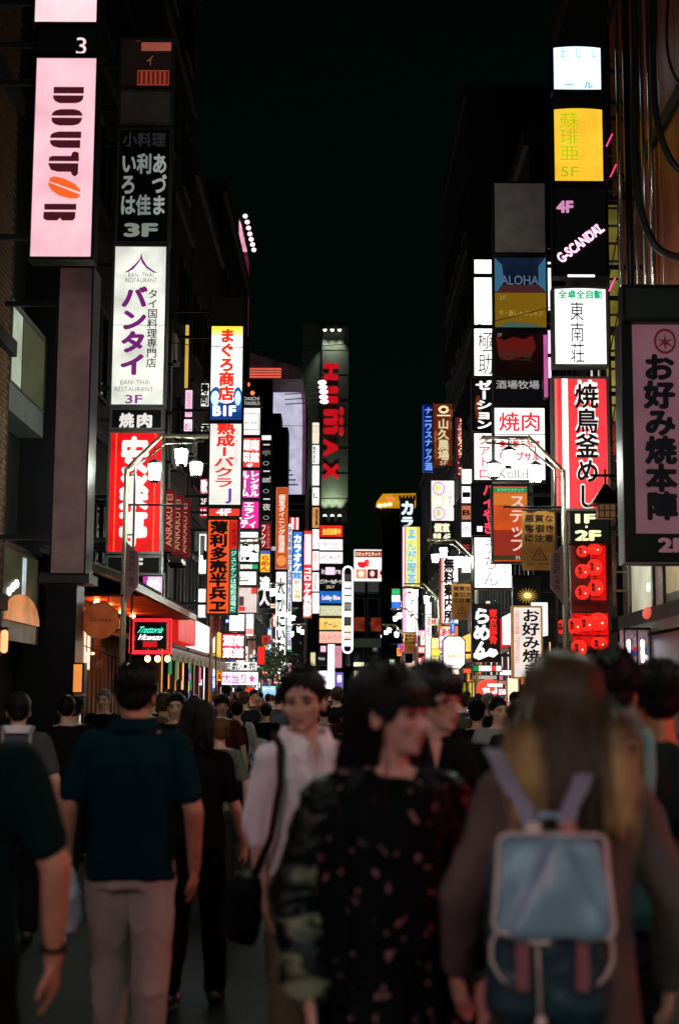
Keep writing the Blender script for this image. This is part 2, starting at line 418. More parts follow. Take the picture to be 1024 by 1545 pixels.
for py in (621, 636, 651):
    p = at(516, py, Y-.6); MB().ell((p.x-bx-.05, -.7, p.z), (.17, .15, .3), 10, 7).build('letter_dot', red, tower)
def spot(px, py, Y, tgt, lab, grp, en, ang=30, lens=(255, 255, 240), s=6, r=.16):
    p = at(px, py, Y); e = empty('floodlight', tuple(p), lab, 'floodlight', grp)
    d = (Vector(tgt)-p).normalized()
    MB().cap(-d*.25, .12, d*.02, r).build('lamp_body', DARK, e, True)
    MB().ell(tuple(d*.10), (r*.95, r*.95, r*.95), 12, 7).build('lens', glow(lens, s), e)
    MB().tube([-d*.2, -d*.2+Vector((0, .5, 0))], .03, 6).build('arm', DARK, e)
    L = bpy.data.lights.new('floodlight_beam', 'SPOT'); L.energy = en; L.spot_size = R(ang*2); L.spot_blend = .8; L.shadow_soft_size = .1
    L.color = (.95, 1, .85)
    lo = bpy.data.objects.new('floodlight_beam', L); COL.objects.link(lo); lo.parent = e
    lo.location = d*.3; lo.rotation_euler = d.to_track_quat('-Z', 'Y').to_euler()
for k in range(3):
    px = (490, 501, 512)[k]
    p = at(px, 495, Y-1.05); spot(px, 495, Y-1.05, (p.x, Y-.4, p.z-2.2), ('left', 'middle', 'right')[k]+' spotlight of the top row shining down the tower', 'top spotlights on the tower', 330, 30, s=3, r=.13)
    p = at(px, 781, Y-1.05); spot(px, 781, Y-1.05, (p.x, Y-.4, p.z+2.2), ('left', 'middle', 'right')[k]+' spotlight of the bottom row shining up the tower', 'bottom spotlights on the tower', 700, 30, s=3, r=.13)
for k, (px, py) in enumerate(((486, 577), (487, 584), (488, 591), (488, 599), (489, 606))):
    p = at(px, py, 79); e = empty('arm_floodlight', tuple(p), ('topmost', 'second from top', 'middle', 'fourth from top', 'lowest')[k]+' of five white arm floodlights by the dark tower', 'floodlight', 'five arm floodlights by the lavender facade')
    MB().ell((0, 0, 0), (.24, .2, .12), 12, 7).build('lens', glow((255, 245, 255), 3.5), e)
    MB().tube([(-.1, .05, 0), (-2.2, .3, -.1)], .03, 6).build('arm', METAL, e)
# crossing and building at the far end
e = empty('far_building', (2.2, 118, 0), 'dark office block closing the end of the street', 'building')
MB().box(-4, 16, 0, 12, 3, 12.5).build('wall', mat('facade_render', (30, 36, 36), .6), e)
for k in range(9):
    for j in range(4):
        f = MB(); x = -2.6+k*1.15; z = 4.0+j*2
        for q in ((x, x+1.0, z, z+.08), (x, x+1.0, z+1.6, z+1.68), (x, x+.08, z+.08, z+1.6), (x+.92, x+1.0, z+.08, z+1.6)): f.box(q[0], q[1], -.12, -.02, q[2], q[3])
        f = f.build('window', mat('teal_frame', (58, 80, 76), .5, emit=.03), e)
        MB().box(x+.08, x+.92, -.06, -.03, z+.08, z+1.6).build('pane', GL, f)
MB().box(-3.8, 4.4, -.6, -.1, 5.6, 6.3).build('green_balcony', mat('balcony', (110, 122, 104), .6, emit=.10), e)  # balcony given a faint glow of its own to lift it from the dark
for k in range(3):
    MB().box(-3.2+k*1.6, -2.1+k*1.6, -.9, -.7, 6.9, 8.0).build('hanging_banner', glow((150, 52, 30), .5, .6), e)
# ================================================================== signs, left side
WH = (255, 248, 246); K = (12, 10, 14); PUR = (112, 32, 108)
# near tower of three boxes at the upper left
sign(50, -40, 151, 38, 14.5, (255, 205, 212), 1.25, 'pink-white blank lightbox cut off by the top of the picture', frame=BLACK, fw=.03)
sign(54, 41, 150, 86, 14.5, (8, 8, 9), 0, 'black board with a small white 3 on it', [('3', 'h', 116, 57, 131, 82, (255, 220, 225), .0)], lit=False, frame=BLACK)
for c in [o for o in COL.objects if o.name.startswith('lettering')][-1:]: c.data.materials[0] = glow((255, 225, 228), 1)
dl = sign(47, 84, 146, 392, 14.5, (255, 196, 208), 1.0, 'pink coffee shop lightbox with brown sideways letters and an orange bean', frame=BLACK, fw=.03,
    shapes=[('poly', P_, 0, 0, 0, (66, 20, 28)) for P_ in (
                [(78, 132), (124, 132), (124, 142), (78, 142)], [(77.5, 145), (124, 145), (123, 151), (119, 155), (112, 157), (88, 157), (81, 154), (78, 150)],
                [(76, 176), (78, 171), (82, 168), (90, 166), (110, 166), (118, 168), (122, 172), (123, 176)], [(76, 179), (123, 179), (121, 185), (117, 189), (109, 191), (89, 191), (81, 189), (77, 185)],
                [(75, 210), (76, 205), (80, 202), (88, 200), (122, 200), (122, 210)], [(75, 213), (121, 213), (121, 225), (90, 225), (81, 223), (76, 219)],
                [(74, 245), (75, 239), (80, 237), (108, 237), (109, 232), (113, 230), (119, 232), (120, 245)], [(73, 248), (119, 248), (119, 264), (115, 268), (110, 266), (108, 261), (88, 261), (78, 258)],
                [(70, 309), (118, 309), (118, 318), (70, 318)], [(69, 321), (117, 321), (117, 330), (113, 334), (97, 334), (94, 330), (90, 334), (74, 334), (69, 331)])]
           + [('poly', [(77, 270), (84, 268), (98, 271), (115, 279), (123, 288), (124, 296), (119, 301), (108, 301), (92, 297), (80, 289), (75, 281)], 0, 0, 0, (245, 100, 40)),
             ('poly', [(76, 277), (78, 276), (124, 292), (123, 295)], 0, 0, 0, (255, 205, 214))])
sign(82, 402, 136, 867, 17.4, (214, 168, 168), 0, 'tall blank grey-pink sign board under the coffee shop sign', lit=False, frame=BLACK, fw=.02, depth=.5)
# second column
sign(181, 58, 262, 133, 21, (36, 26, 24), .35, 'brown panel with painted orange reflections, top of the left column', frame=METAL,
     shapes=[('rect', 213, 64, 258, 77, (190, 96, 80), .5), ('rect', 208, 106, 256, 129, (180, 70, 50), .5), ('rect', 204, 60, 211, 63, (90, 60, 40), .5)],  # reflections on an unlit panel, painted as glowing rectangles
     texts=[('イ', 'h', 222, 84, 231, 99, (190, 110, 70)), ('IIIIIII', 'h', 210, 108, 254, 127, (90, 30, 26), .0)])
sign(179, 135, 261, 191, 21, (130, 118, 116), 0, 'blank dark grey panel above the black 3F sign', lit=False, frame=METAL)
sign(176, 193, 258, 368, 21, (6, 7, 9), .3, 'black sign with white hiragana columns and 3F', frame=METAL,
     texts=[('小料理', 'h', 184, 200, 249, 222, (62, 62, 66), .03), ('あづま', 'v', 229, 232, 252, 326, (230, 240, 232), .035),
            ('利　佳', 'v', 206, 232, 229, 326, (190, 205, 200), .035), ('いろは', 'v', 182, 232, 206, 326, (200, 215, 208), .035),
            ('3F', 'h', 189, 337, 240, 358, (200, 215, 196), .05)])
for c in [o for o in COL.objects if o.name.startswith('lettering')][-5:]: pass
sign(168, 369, 252, 614, 21, (236, 238, 226), 1.0, 'white Thai restaurant lightbox with purple katakana and roof emblem, 3F', fvar=.38, frame=METAL,
     texts=[('バンタイ', 'v', 182, 433, 222, 568, PUR, .05, .0), ('タイ国料理専門店', 'v', 222, 437, 238, 556, (40, 34, 40), .012),
            ('BAN–THAI', 'h', 192, 412, 230, 419, (95, 85, 90), 0), ('RESTAURANT', 'h', 188, 420, 236, 427, (95, 85, 90), 0),
            ('BAN–THAI', 'h', 184, 574, 229, 581, (120, 112, 100), 0), ('RESTAURANT', 'h', 176, 584, 234, 591, (120, 112, 100), 0), ('3F', 'h', 192, 596, 218, 609, (130, 60, 130), .02)],
     shapes=[('poly', [(211, 382), (213, 391), (220, 402), (230, 409), (237, 412), (230, 412), (219, 405), (212, 396), (210, 391), (207, 397), (200, 406), (192, 411), (186, 412), (193, 407), (203, 398), (209, 390)], 0, 0, 0, PUR),
             ('rect', 169, 491, 249, 492, (120, 120, 116))])
sign(166, 615, 247, 649, 21, (7, 7, 8), .6, 'black sign with bold white yakiniku kanji', frame=METAL, texts=[('焼', 'h', 180, 623, 203, 646, WH, .05), ('肉', 'h', 207, 623, 230, 646, WH, .05)])
sign(162, 650, 246, 836, 21, (226, 14, 20), .95, 'bright red barbecue restaurant lightbox with three white kanji', fvar=.4, frame=METAL,
     texts=[('安楽亭', 'v', 181, 660, 224, 826, (255, 236, 230), .055)], shapes=[('rect', 173, 652, 175, 834, (255, 90, 60)), ('rect', 232, 652, 234, 834, (255, 90, 60))])
sign(160, 838, 244, 868, 21, (8, 8, 9), .5, 'black strip with a white F below the red lightbox', frame=METAL, texts=[('1F', 'h', 190, 842, 216, 860, WH, .04)])
# red pennants beside it
for k, (a, b, c, d) in enumerate(((247, 262, 738, 832), (259, 274, 746, 838), (271, 284, 752, 843))):
    sign(a, c, b+3, d, 22.6+k*1.3, (120, 16, 12), .55, ('nearest', 'middle', 'farthest')[k]+' of three red sideways-lettered pennants beside the red lightbox', [('ANRAKUTEI', 'u', a+4, c+8, b-2, d-8, (240, 170, 140), .0)], depth=.03, name='pennant_sign', cat='banner', group='red pennants')
# little signs in the gap left of the tuna sign
sign(279, 490, 285, 586, 31, (230, 190, 80), .8, 'thin yellow light strip high on the corner', brackets=False)
sign(279, 588, 291, 630, 31, (250, 200, 225), 1.1, 'small pale pink lit panel above the street lamp', [('居酒屋', 'v', 281, 592, 289, 626, (200, 150, 180))], brackets=False)
sign(277, 632, 291, 657, 30.9, (255, 222, 235), 1.2, 'small white and purple panel behind the street lamp arm', [('めし', 'h', 279, 638, 289, 650, (150, 60, 130))], brackets=False)
sign(303, 578, 316, 614, 31, (240, 236, 226), 1.3, 'small black and white sign with loose brush strokes', [('寿司', 'v', 303, 579, 315, 612, K, .05)], brackets=False)
sign(303, 639, 316, 660, 31, (236, 236, 222), 1.3, 'tiny square black and white sign below the brush sign', [('酒', 'v', 303, 640, 315, 659, K, .05)], brackets=False)
sign(302, 664, 314, 698, 31.2, (60, 52, 50), 0, 'narrow dark window box beside the mature tuna sign', lit=False, brackets=False)
sign(302, 722, 314, 746, 31, (214, 60, 96), 1.1, 'tiny pink sign with white marks', [('歌', 'v', 303, 724, 313, 744, WH, .04)], brackets=False)
sign(301, 748, 313, 764, 31, (12, 10, 12), .8, 'tiny black sign with white 2F', [('2F', 'h', 303, 752, 312, 761, WH, .03)], brackets=False)
sign(301, 765, 313, 781, 31, (206, 30, 60), 1.0, 'tiny crimson sign above the white window', [('12', 'h', 303, 768, 312, 778, WH, .03)], brackets=False)
sign(300, 805, 312, 866, 31.5, (240, 240, 236), 1.6, 'upper narrow white lit window with a dark figure', shapes=[('rect', 302, 808, 309, 838, (60, 62, 66)), ('oval', 306, 830, 312, 846, (10, 10, 12), .5)], brackets=False)
sign(299, 888, 311, 932, 31.5, (255, 252, 246), 1.8, 'lower narrow white lit window left of the orange sign', brackets=False)
sign(214, 862, 247, 902, 23.8, (230, 200, 222), 1.1, 'pale pink lit panel under the red lightbox', [('宴会', 'h', 222, 874, 242, 890, (255, 255, 255), .02)], shapes=[('oval', 214, 868, 224, 882, (180, 60, 160))])
sign(303, 888-0, 303.5, 889, 31, (20, 20, 20), 0, 'x', lit=False) if False else None
# tuna column
sign(317, 447, 369, 489, 29, (40, 30, 28), 0, 'dark blank brown box on top of the tuna shop sign', lit=False)
sign(316, 490, 368, 636, 29, (255, 250, 238), 1.5, 'tuna shop lightbox, yellow top, red hiragana, blue waves and B1F', frame=DARK,
     shapes=[('rect', 318, 492, 366, 499, (250, 206, 60)), ('rect', 318, 499, 366, 506, (253, 230, 130)), ('rect', 318, 604, 366, 634, (24, 62, 128), 1.0),
             ('oval', 316.5, 584, 336, 622, (36, 92, 160), 1.0), ('oval', 352, 584, 367, 622, (36, 92, 160), 1.0), ('oval', 319, 590, 332, 612, (190, 220, 240)), ('oval', 355, 590, 364, 612, (190, 220, 240)), ('oval', 330, 596, 354, 609, (255, 246, 240))],
     texts=[('まぐろ商店', 'v', 330, 496, 354, 605, (226, 44, 26), .05), ('B1F', 'h', 322, 612, 357, 628, WH, .05)])
sign(314, 637, 366, 764, 29, (238, 232, 224), 1.15, 'cream lightbox with stretched red characters and a purple J', frame=DARK,
     texts=[('熟成', 'v', 326, 638, 354, 674, (226, 46, 38), .045), ('ーバクラ', 'v', 322, 674, 354, 736, (214, 60, 50), .035), ('J', 'h', 341, 737, 350, 760, (96, 62, 160), .02), ('ジャパン', 'v', 353, 645, 359, 700, (200, 120, 110), 0)])
sign(313, 765, 364, 781, 29, (240, 60, 44), 1.1, 'red strip with white 4F under the cream lightbox', frame=DARK, texts=[('4F', 'h', 326, 767, 349, 778, WH, .05)])
sign(311, 782, 360, 928, 29, (236, 84, 34), 1.1, 'orange izakaya lightbox with black brush kanji and green side strip', frame=mat('brown_frame', (60, 26, 16), .5),
     shapes=[('rect', 345.5, 785, 347, 927, (80, 20, 14)), ('rect', 347, 785, 358, 828, (206, 30, 24)), ('rect', 347, 828, 358, 927, (20, 104, 82), .9)],
     texts=[('薄利多売半兵ヱ', 'v', 316, 786, 343, 925, (24, 8, 12), .05), ('大衆酒場', 'v', 348, 788, 357, 824, (120, 8, 14), .02), ('ジュンケンは昭和酒場だ', 'v', 348, 831, 357, 923, (190, 240, 220), .02)])
# third stack (magenta)
sign(364, 597, 396, 613, 40, (14, 14, 15), .7, 'black name board with two lines of small white capitals', [('DAIICHI', 'h', 368, 599, 391, 604, WH, 0), ('TAKEBLD.', 'h', 368, 606, 393, 611, WH, 0)])
sign(363, 614, 394, 658, 39, (255, 238, 232), 1.3, 'cream notice panel with a thin grey square outline', shapes=[('rect', 366, 624, 391, 625, (90, 80, 80)), ('rect', 366, 648, 391, 649, (90, 80, 80)), ('rect', 366, 625, 367, 648, (90, 80, 80)), ('rect', 390, 625, 391, 648, (90, 80, 80))],
     texts=[('バイキング', 'h', 370, 631, 386, 634, K, 0), ('食べ放題', 'h', 369, 636, 388, 640, K, 0)])
sign(362, 659, 394, 707, 39, (232, 60, 56), 1.2, 'upper red Chinese restaurant sign with four white kanji', texts=[('湖南', 'h', 364, 663, 391, 680, WH, .045), ('菜館', 'h', 364, 682, 391, 698, WH, .045), ('4F', 'h', 372, 699, 382, 705, WH, .03)])
sign(362, 708, 393, 753, 39, (196, 60, 150), 1.2, 'purple-pink rental room sign with two white columns', texts=[('レンタル', 'v', 377, 710, 391, 750, WH, .05), ('ルーム', 'v', 363, 710, 376, 750, WH, .05)])
sign(361, 755, 392, 799, 39, (232, 40, 140), 1.2, 'hot magenta sign with white katakana', texts=[('エラン', 'v', 367, 757, 384, 784, WH, .05), ('ティ', 'h', 363, 785, 386, 797, WH, .05)])
sign(361, 801, 391, 819, 39, (244, 236, 232), 1.4, 'small white sign under the magenta one', texts=[('●ライブカラオケ', 'h', 363, 805, 388, 808, (150, 120, 150), 0)])
sign(361, 820, 392, 849, 39, (250, 248, 244), 1.7, 'white sign with a black painted figure', texts=[('ん', 'h', 364, 824, 378, 846, K, .06)], shapes=[('oval', 377, 829, 391, 846, (190, 210, 170), 1.2)])
sign(361, 850, 390, 860, 39, (235, 232, 220), 1.5, 'thin white strip with pale capitals and a green square', texts=[('BILE', 'h', 367, 852, 378, 858, (130, 120, 110), 0)], shapes=[('rect', 380, 851, 388, 859, (20, 150, 80))])
sign(360, 861, 388, 884, 39, (250, 244, 236), 1.6, 'white sign with thin black serif capitals', texts=[('KROSS', 'h', 362, 868, 385, 875, (60, 50, 50), 0), ('basement', 'h', 363, 877, 383, 880, (190, 80, 80), 0)])
sign(359, 885, 389, 926, 39, (232, 210, 206), 1.0, 'pale pink poster sign with a small red square', texts=[('生ビール', 'h', 361, 884, 373, 890, (210, 60, 40), .0)], shapes=[('rect', 379, 885, 388, 896, (230, 60, 50)), ('rect', 360, 900, 368, 914, (80, 60, 60)), ('rect', 360, 915, 370, 922, (230, 50, 40))])
sign(345, 926, 370, 953, 36.5, (255, 252, 250), 2.2, 'plain white glowing square panel above the lower red Chinese sign', brackets=False)
sign(334, 955, 370, 995, 36, (214, 44, 66), 1.3, 'lower red Chinese restaurant sign with four white kanji', texts=[('湖南', 'h', 336, 958, 368, 975, WH, .05), ('菜館', 'h', 336, 977, 368, 993, WH, .05)], brackets=False)
sign(371, 926, 383, 960, 39.4, (250, 240, 232), 1.8, 'small white sign with pink foot beside the white square', shapes=[('rect', 372, 948, 382, 957, (240, 120, 110))], brackets=False)
# black inventory column
for k, (a, b, t1) in enumerate(((656, 665, None), (666, 705, 'night'), (706, 747, 'oom!'), (748, 787, '夜')) ):
    sign(394, a, 410, b, 43, (236, 236, 236) if t1 is None else (8, 9, 10), 1.2 if t1 is None else .7,
         ('white cap box on the black sign column', 'black sign with faint script, upper', 'black sign with round white script, middle', 'black sign with square white marks, lower')[k],
         [] if t1 is None else [(t1, 'h', 396, a+12, 408, a+22, (150, 150, 150) if k < 2 else WH, .01), ('—', 'h', 397, a+4, 407, a+6, WH, 0)], shapes=[] if t1 is None else [('ring', 397, b-9, 406, b-3, (200, 200, 200))])
sign(393, 789, 409, 829, 43, (140, 24, 26), 1.0, 'dark red sign with small white katakana', texts=[('フンツ', 'v', 394, 791, 401, 826, WH, .02), ('レンタルビル', 'v', 402, 792, 408, 828, (230, 150, 140), 0)])
sign(392, 830, 408, 864, 43, (250, 196, 50), 1.2, 'yellow noodle sign with red hiragana and blue top', shapes=[('rect', 393, 831, 407, 836, (70, 90, 180))], texts=[('らめん', 'v', 393, 838, 407, 862, (200, 60, 20), .05)])
sign(391, 866, 408, 918, 43, (12, 14, 14), 1.0, 'black sign with a large diagonal white character', texts=[('達人', 'v', 391, 870, 407, 914, WH, .07)])
sign(394, 1002-44, 408, 972, 43, (190, 52, 40), .9, 'small framed red board above the planter', [('焼', 'h', 398, 961, 404, 970, (90, 20, 20), .03)])
sign(388, 975, 400, 1003, 42, (230, 40, 36), 1.1, 'hanging plain red lit banner in the far left shops', brackets=False)
# orange dining sign and crab sign
sign(416, 735, 434, 858, 50, (206, 84, 28), .9, 'orange dining bar sign with vertical white text and a pale disc', frame=mat('pink_trim', (220, 130, 110), .5, emit=.4),
     texts=[('個室ダイニング居酒屋', 'v', 420, 746, 430, 834, (255, 236, 220), .03)], shapes=[('oval', 418, 838, 432, 854, (250, 150, 80)), ('ring', 419, 737, 431, 746, (150, 60, 20))])
sign(415, 862, 432, 1012, 51, (250, 250, 244), 1.5, 'long white crab restaurant sign with black hiragana', texts=[('大か', 'v', 416, 872, 430, 925, K, .03), ('にいむつ', 'v', 416, 928, 431, 1008, K, .05)])
sign(434, 790, 440, 980, 57, (240, 238, 250), 1.3, 'very thin white sign dotted with dark marks', texts=[('新宿歌舞伎町酒場居酒屋宴会飲放題', 'v', 434.5, 794, 439.5, 976, (40, 40, 90), .02)])
sign(436, 780, 452, 800, 66, (235, 60, 70), 1.1, 'striped red and white awning sign above the karaoke column', shapes=[('rect', 440, 781, 443, 799, WH), ('rect', 447, 781, 450, 799, WH)])
sign(441, 802, 456, 908, 58, (248, 246, 252), 1.5, 'karaoke sign, blue top with white katakana, white foot with orange text',
     shapes=[('rect', 441.5, 803, 455.5, 862, (28, 104, 216))], texts=[('カラオケ', 'v', 442, 806, 455, 862, WH, .05), ('館', 'v', 442, 863, 455, 874, (60, 130, 230), .05), ('飲み放題', 'v', 444, 875, 454, 904, (240, 140, 60), .03)])
sign(457, 800, 471, 933, 70, (222, 50, 54), 1.2, 'red sign with white panels above and white katakana below', shapes=[('rect', 459, 806, 469, 852, (255, 226, 230))], texts=[('コロッケ倶楽部', 'v', 458, 856, 470, 930, WH, .05)])
ys = [(637, 670, (246, 232, 206), 1.1, 'cream'), (671, 701, (250, 250, 250), 1.3, 'white with a black side text'), (702, 733, (250, 244, 250), 1.6, 'white with a faint pink mark'), (735, 763, (240, 244, 232), 1.3, 'white with one black curl'),
      (765, 797, (226, 160, 96), .9, 'orange brown half panel'), (798, 829, (255, 232, 232), 1.6, 'plain pinkish white'), (831, 861, (252, 244, 240), 1.4, 'white with a fine red column'), (863, 893, (250, 242, 240), 1.4, 'white with a fine black column'), (894, 926, (255, 250, 246), 1.8, 'plain bright white')]
for k, (a, b, c, s_, d) in enumerate(ys):
    tx = {0: [('ソフト', 'v', 475, 642, 479, 667, (210, 120, 90), 0)], 1: [('株式会社', 'v', 472, 673, 476, 699, K, .03), ('映画館', 'v', 477, 673, 480, 699, (120, 120, 120), 0)], 2: [('花', 'h', 473, 712, 478, 716, (220, 90, 120), 0)], 3: [('し', 'h', 473, 744, 479, 752, K, .08)],
          4: [('居酒屋', 'v', 475, 768, 480, 793, (90, 30, 20), .03)], 6: [('劇場案内所', 'v', 473, 834, 478, 858, (210, 70, 60), 0)], 7: [('喫茶室奥', 'v', 473, 866, 478, 890, K, 0)]}.get(k, [])
    sign(470.5, a, 482, b, 89, c, s_, d+' panel, slim column left of the tower sign stack', tx, brackets=False, group='slim column of panels at the tower', frame=BLACK)
# stack under the tower
stk = [(792, 811, (216, 40, 28), 1.1, 'red wide sign with yellow kanji under the tower', [('全店営業中', 'h', 486, 797, 514, 807, (255, 220, 90), .04)], []),
       (813, 831, (246, 240, 238), 1.3, 'white wide sign with small black katakana', [('まいシアター', 'h', 489, 818, 512, 823, K, .01), ('movie', 'h', 495, 825, 512, 828, (120, 110, 110), 0)], []),
       (832, 851, (246, 238, 240), 1.3, 'white wide sign with spaced italic capitals', [('F I N O', 'h', 486, 838, 511, 844, K, 0, .3)], []),
       (853, 871, (22, 10, 20), .8, 'black wide sign with a pink glowing square word', [('in', 'h', 485, 858, 490, 866, WH, .02), ('re', 'h', 506, 860, 514, 866, WH, .02)], [('rect', 491, 856, 505, 867, (250, 190, 235), 1.6)]),
       (872, 889, (10, 10, 10), .9, 'black wide billiards and darts sign with white text', [('ビリヤード&ダーツ', 'h', 483, 874, 515, 881, WH, .03), ('ゴルフ', 'h', 492, 883, 504, 888, (250, 220, 160), .03)], []),
       (891, 911, (24, 100, 190), 1.1, 'blue wide sign with white words and two red dots', [('Lobby Blue', 'h', 486, 898, 513, 907, WH, .03)], [('oval', 485, 900, 489, 906, (230, 60, 50)), ('oval', 504, 899, 508, 906, (230, 60, 50))]),
       (913, 930, (214, 214, 176), .9, 'grey-green wide sign with pale round letters', [('GAGOG', 'h', 485, 916, 514, 927, (240, 240, 200), .01)], []),
       (932, 951, (250, 208, 110), 1.1, 'yellow wide game arcade sign', [('ゲーム', 'h', 488, 937, 508, 947, (150, 90, 30), .02)], []),
       (952, 971, (246, 180, 160), 1.2, 'salmon wide sign with dark small text', [('インターネット', 'h', 486, 957, 514, 966, (120, 60, 50), 0)], [])]
for a, b, c, s_, d, t, sh in stk:
    sign(481, a, 517.5, b, 88, c, s_, d, t, sh, brackets=False, frame=BLACK, group='wide signs stacked under the tower')
# pill shaped neon column
Y = 85; a, b, c, d = box_at(517, 985, 531, 985, Y); _, _, zb, zt = box_at(517, 855, 531, 985, Y)
e = empty('neon_column', ((a+b)/2, Y, zb), 'tall white neon outlined pill-shaped sign column right of the tower', 'sign')
hw = (b-a)/2; H = zt-zb
pill = [(hw*math.cos(R(t)), H-hw+hw*math.sin(R(t))) for t in range(0, 181, 20)]+[(-hw*math.cos(R(t)), hw-hw*math.sin(R(t))) for t in range(0, 181, 20)]
MB().plate(pill, 0, .3).build('housing', BLACK, e)
MB().tube([(x, -.05, z) for x, z in pill+pill[:1]], .05, 6).build('neon_tube', glow((255, 250, 255), 2.2), e)
for k in range(10):
    z = H*.075+k*H*.085
    MB().box(-hw*.7, hw*.7, -.03, -.003, z, z+H*.07).build('light_panel', glow([(250, 250, 250), (250, 220, 210), (240, 240, 190), (60, 60, 60), (250, 250, 250), (120, 120, 110), (250, 250, 240), (250, 240, 240), (255, 255, 255), (70, 60, 60)][k], 1.2, .3), e)
# billboard across the end of the street
sign(533.5, 829, 591, 877, 112, (248, 240, 238), 1.3, 'white comic and internet cafe billboard at the end of the street', frame=mat('white_frame', (220, 220, 220), .5, emit=.8), brackets=False, name='billboard',
     texts=[('コミックとネットカフェ', 'h', 536, 833, 588, 839, (255, 236, 200), .04), ('e', 'h', 549, 844, 557, 855, (222, 40, 40), .04), ('FREAKS NET', 'h', 558, 845, 586, 853, (210, 190, 190), 0)],
     shapes=[('rect', 535, 831, 590, 841, (150, 44, 26), .9), ('oval', 539, 844, 554, 857, (222, 30, 36)), ('rect', 539, 843, 552, 848, (248, 240, 238)), ('rect', 537, 859, 553, 873, (240, 150, 130), 1), ('rect', 554, 859, 570, 873, (90, 20, 30), .9), ('rect', 571, 859, 588, 873, (240, 190, 180)), ('oval', 540, 861, 549, 871, (250, 225, 190)), ('oval', 558, 861, 565, 870, (245, 200, 190)), ('oval', 573, 861, 579, 868, (60, 20, 30), .6), ('oval', 580, 861, 586, 868, (60, 20, 30), .6)])
sign(590, 888, 604, 919, 82, (246, 246, 250), 1.4, 'small sign in green, white and blue bands', shapes=[('rect', 590.5, 889, 603.5, 898, (20, 160, 80)), ('rect', 590.5, 908, 603.5, 918, (50, 110, 210))], texts=[('ファミマ', 'h', 592, 892, 602, 895, (160, 230, 180), 0)], brackets=False)
# yellow lit roof-top train-like sign
Y = 98; a, b, c, d = box_at(567, 744, 627, 766, Y)
e = empty('rooftop_sign', ((a+b)/2, Y, c), 'yellow glowing rooftop sign shaped like a slanted train', 'sign')
W = b-a; H = d-c
MB().plate([(-W/2, H*.15), (-W/2+W*.02, H*.4), (-W/2+W*.17, H*.95), (W/2, H), (W/2, .1*H), (-W*.3, 0)], 0, 1).build('lit_body', glow((216, 150, 30), .85, .3), e)
MB().box(-W*.22, -W*.05, -.06, -.003, H*.45, H*.72).build('lettering', glow((255, 120, 80), 1.2), e)
for k in range(5): MB().box(W*(.07+k*.09), W*(.13+k*.09), -.04, -.003, H*.5, H*.85).build('window', mat('dark_glass', (60, 40, 10), .4), e)
for k in range(3): MB().ell((-W/2+.25+k*.35, -.1, H*.12+.05*k), (.16, .1, .12), 10, 7).build('lamp', glow((255, 220, 140), 4), e)
MB().box(-W*.35, W*.5, .1, .9, -c, -.02).build('support_tower', mat('facade_render', (18, 22, 22), .7), e)
# ================================================================== right side
sign(603, 751, 625, 793, 70, (8, 12, 16), 1.2, 'black karaoke sign with white katakana, at the far right row', texts=[('カ', 'h', 605, 756, 623, 777, (225, 240, 255), .06), ('ラ', 'h', 605, 780, 623, 796, (225, 240, 255), .06)], brackets=False)
sign(606, 794, 634, 886, 66, (250, 236, 110), 1.3, 'colourful yellow, pink and cyan striped vertical sign', shapes=[('rect', 606.5, 795, 610, 885, (250, 220, 235)), ('rect', 610, 795, 612, 885, (220, 60, 90)), ('rect', 629, 795, 631, 885, (230, 110, 90)), ('rect', 613, 808, 628, 813, (150, 220, 240)), ('rect', 613, 831, 628, 835, (150, 220, 240)), ('rect', 613, 848, 628, 852, (190, 230, 250)), ('rect', 613, 866, 628, 869, (150, 220, 240))],
     texts=[('まんが喫茶', 'v', 613, 797, 628, 883, (110, 170, 200), .03)], brackets=False)
sign(606, 887, 631, 958, 60, (252, 246, 246), 1.5, 'white vertical manga cafe sign with black katakana and pink side', texts=[('マンガ', 'v', 617, 904, 624, 936, K, .03)], shapes=[('rect', 607, 888, 610, 957, (240, 150, 190)), ('oval', 612, 892, 622, 902, (240, 130, 120)), ('rect', 610.5, 888, 612, 957, (120, 80, 100))], brackets=False)
for c, (x0_, x1_) in {(20, 60, 200): (637, 653)}.items():
    sign(x0_, 611, x1_, 712, 55, (10, 24, 90), .9, 'blue neon vertical sign with bright blue katakana', texts=[('ナニワスナック酒', 'v', 640, 614, 652, 710, (120, 170, 255), .04)], shapes=[('rect', 637.5, 612, 639, 711, (40, 90, 240))], frame=mat('blue_trim', (20, 40, 150), .4, emit=.4))
sign(652, 608, 686, 704, 51, (112, 46, 22), .7, 'brown izakaya sign with yellow-white kanji and an emblem, 5F', texts=[('山久農場', 'v', 660, 632, 677, 695, (255, 236, 180), .035), ('5F', 'h', 663, 696, 674, 702, (230, 210, 180), .02), ('焼酎ともつ', 'v', 655, 650, 659, 694, (230, 130, 70), 0), ('完全個室', 'v', 678, 618, 683, 648, (220, 100, 60), 0)],
     shapes=[('oval', 661, 612, 677, 624, (255, 236, 190), 1), ('oval', 665, 615, 673, 621, (112, 46, 22), .7), ('rect', 659, 626, 679, 628, (255, 236, 190), 1)])
sign(687, 629, 704, 720, 47, (120, 44, 58), .55, 'dark pink sign with a scatter of small neon dots', shapes=[('oval', 688+random.uniform(0, 13), 632+k*2.1, 690+random.uniform(0, 13), 634.5+k*2.1, (255, 150+random.randint(0, 80), 150), 1.4) for k in range(0, 40)][:40], texts=[('炉端', 'v', 691, 640, 701, 668, (240, 150, 140), .03)])
for o in COL.objects:
    pass
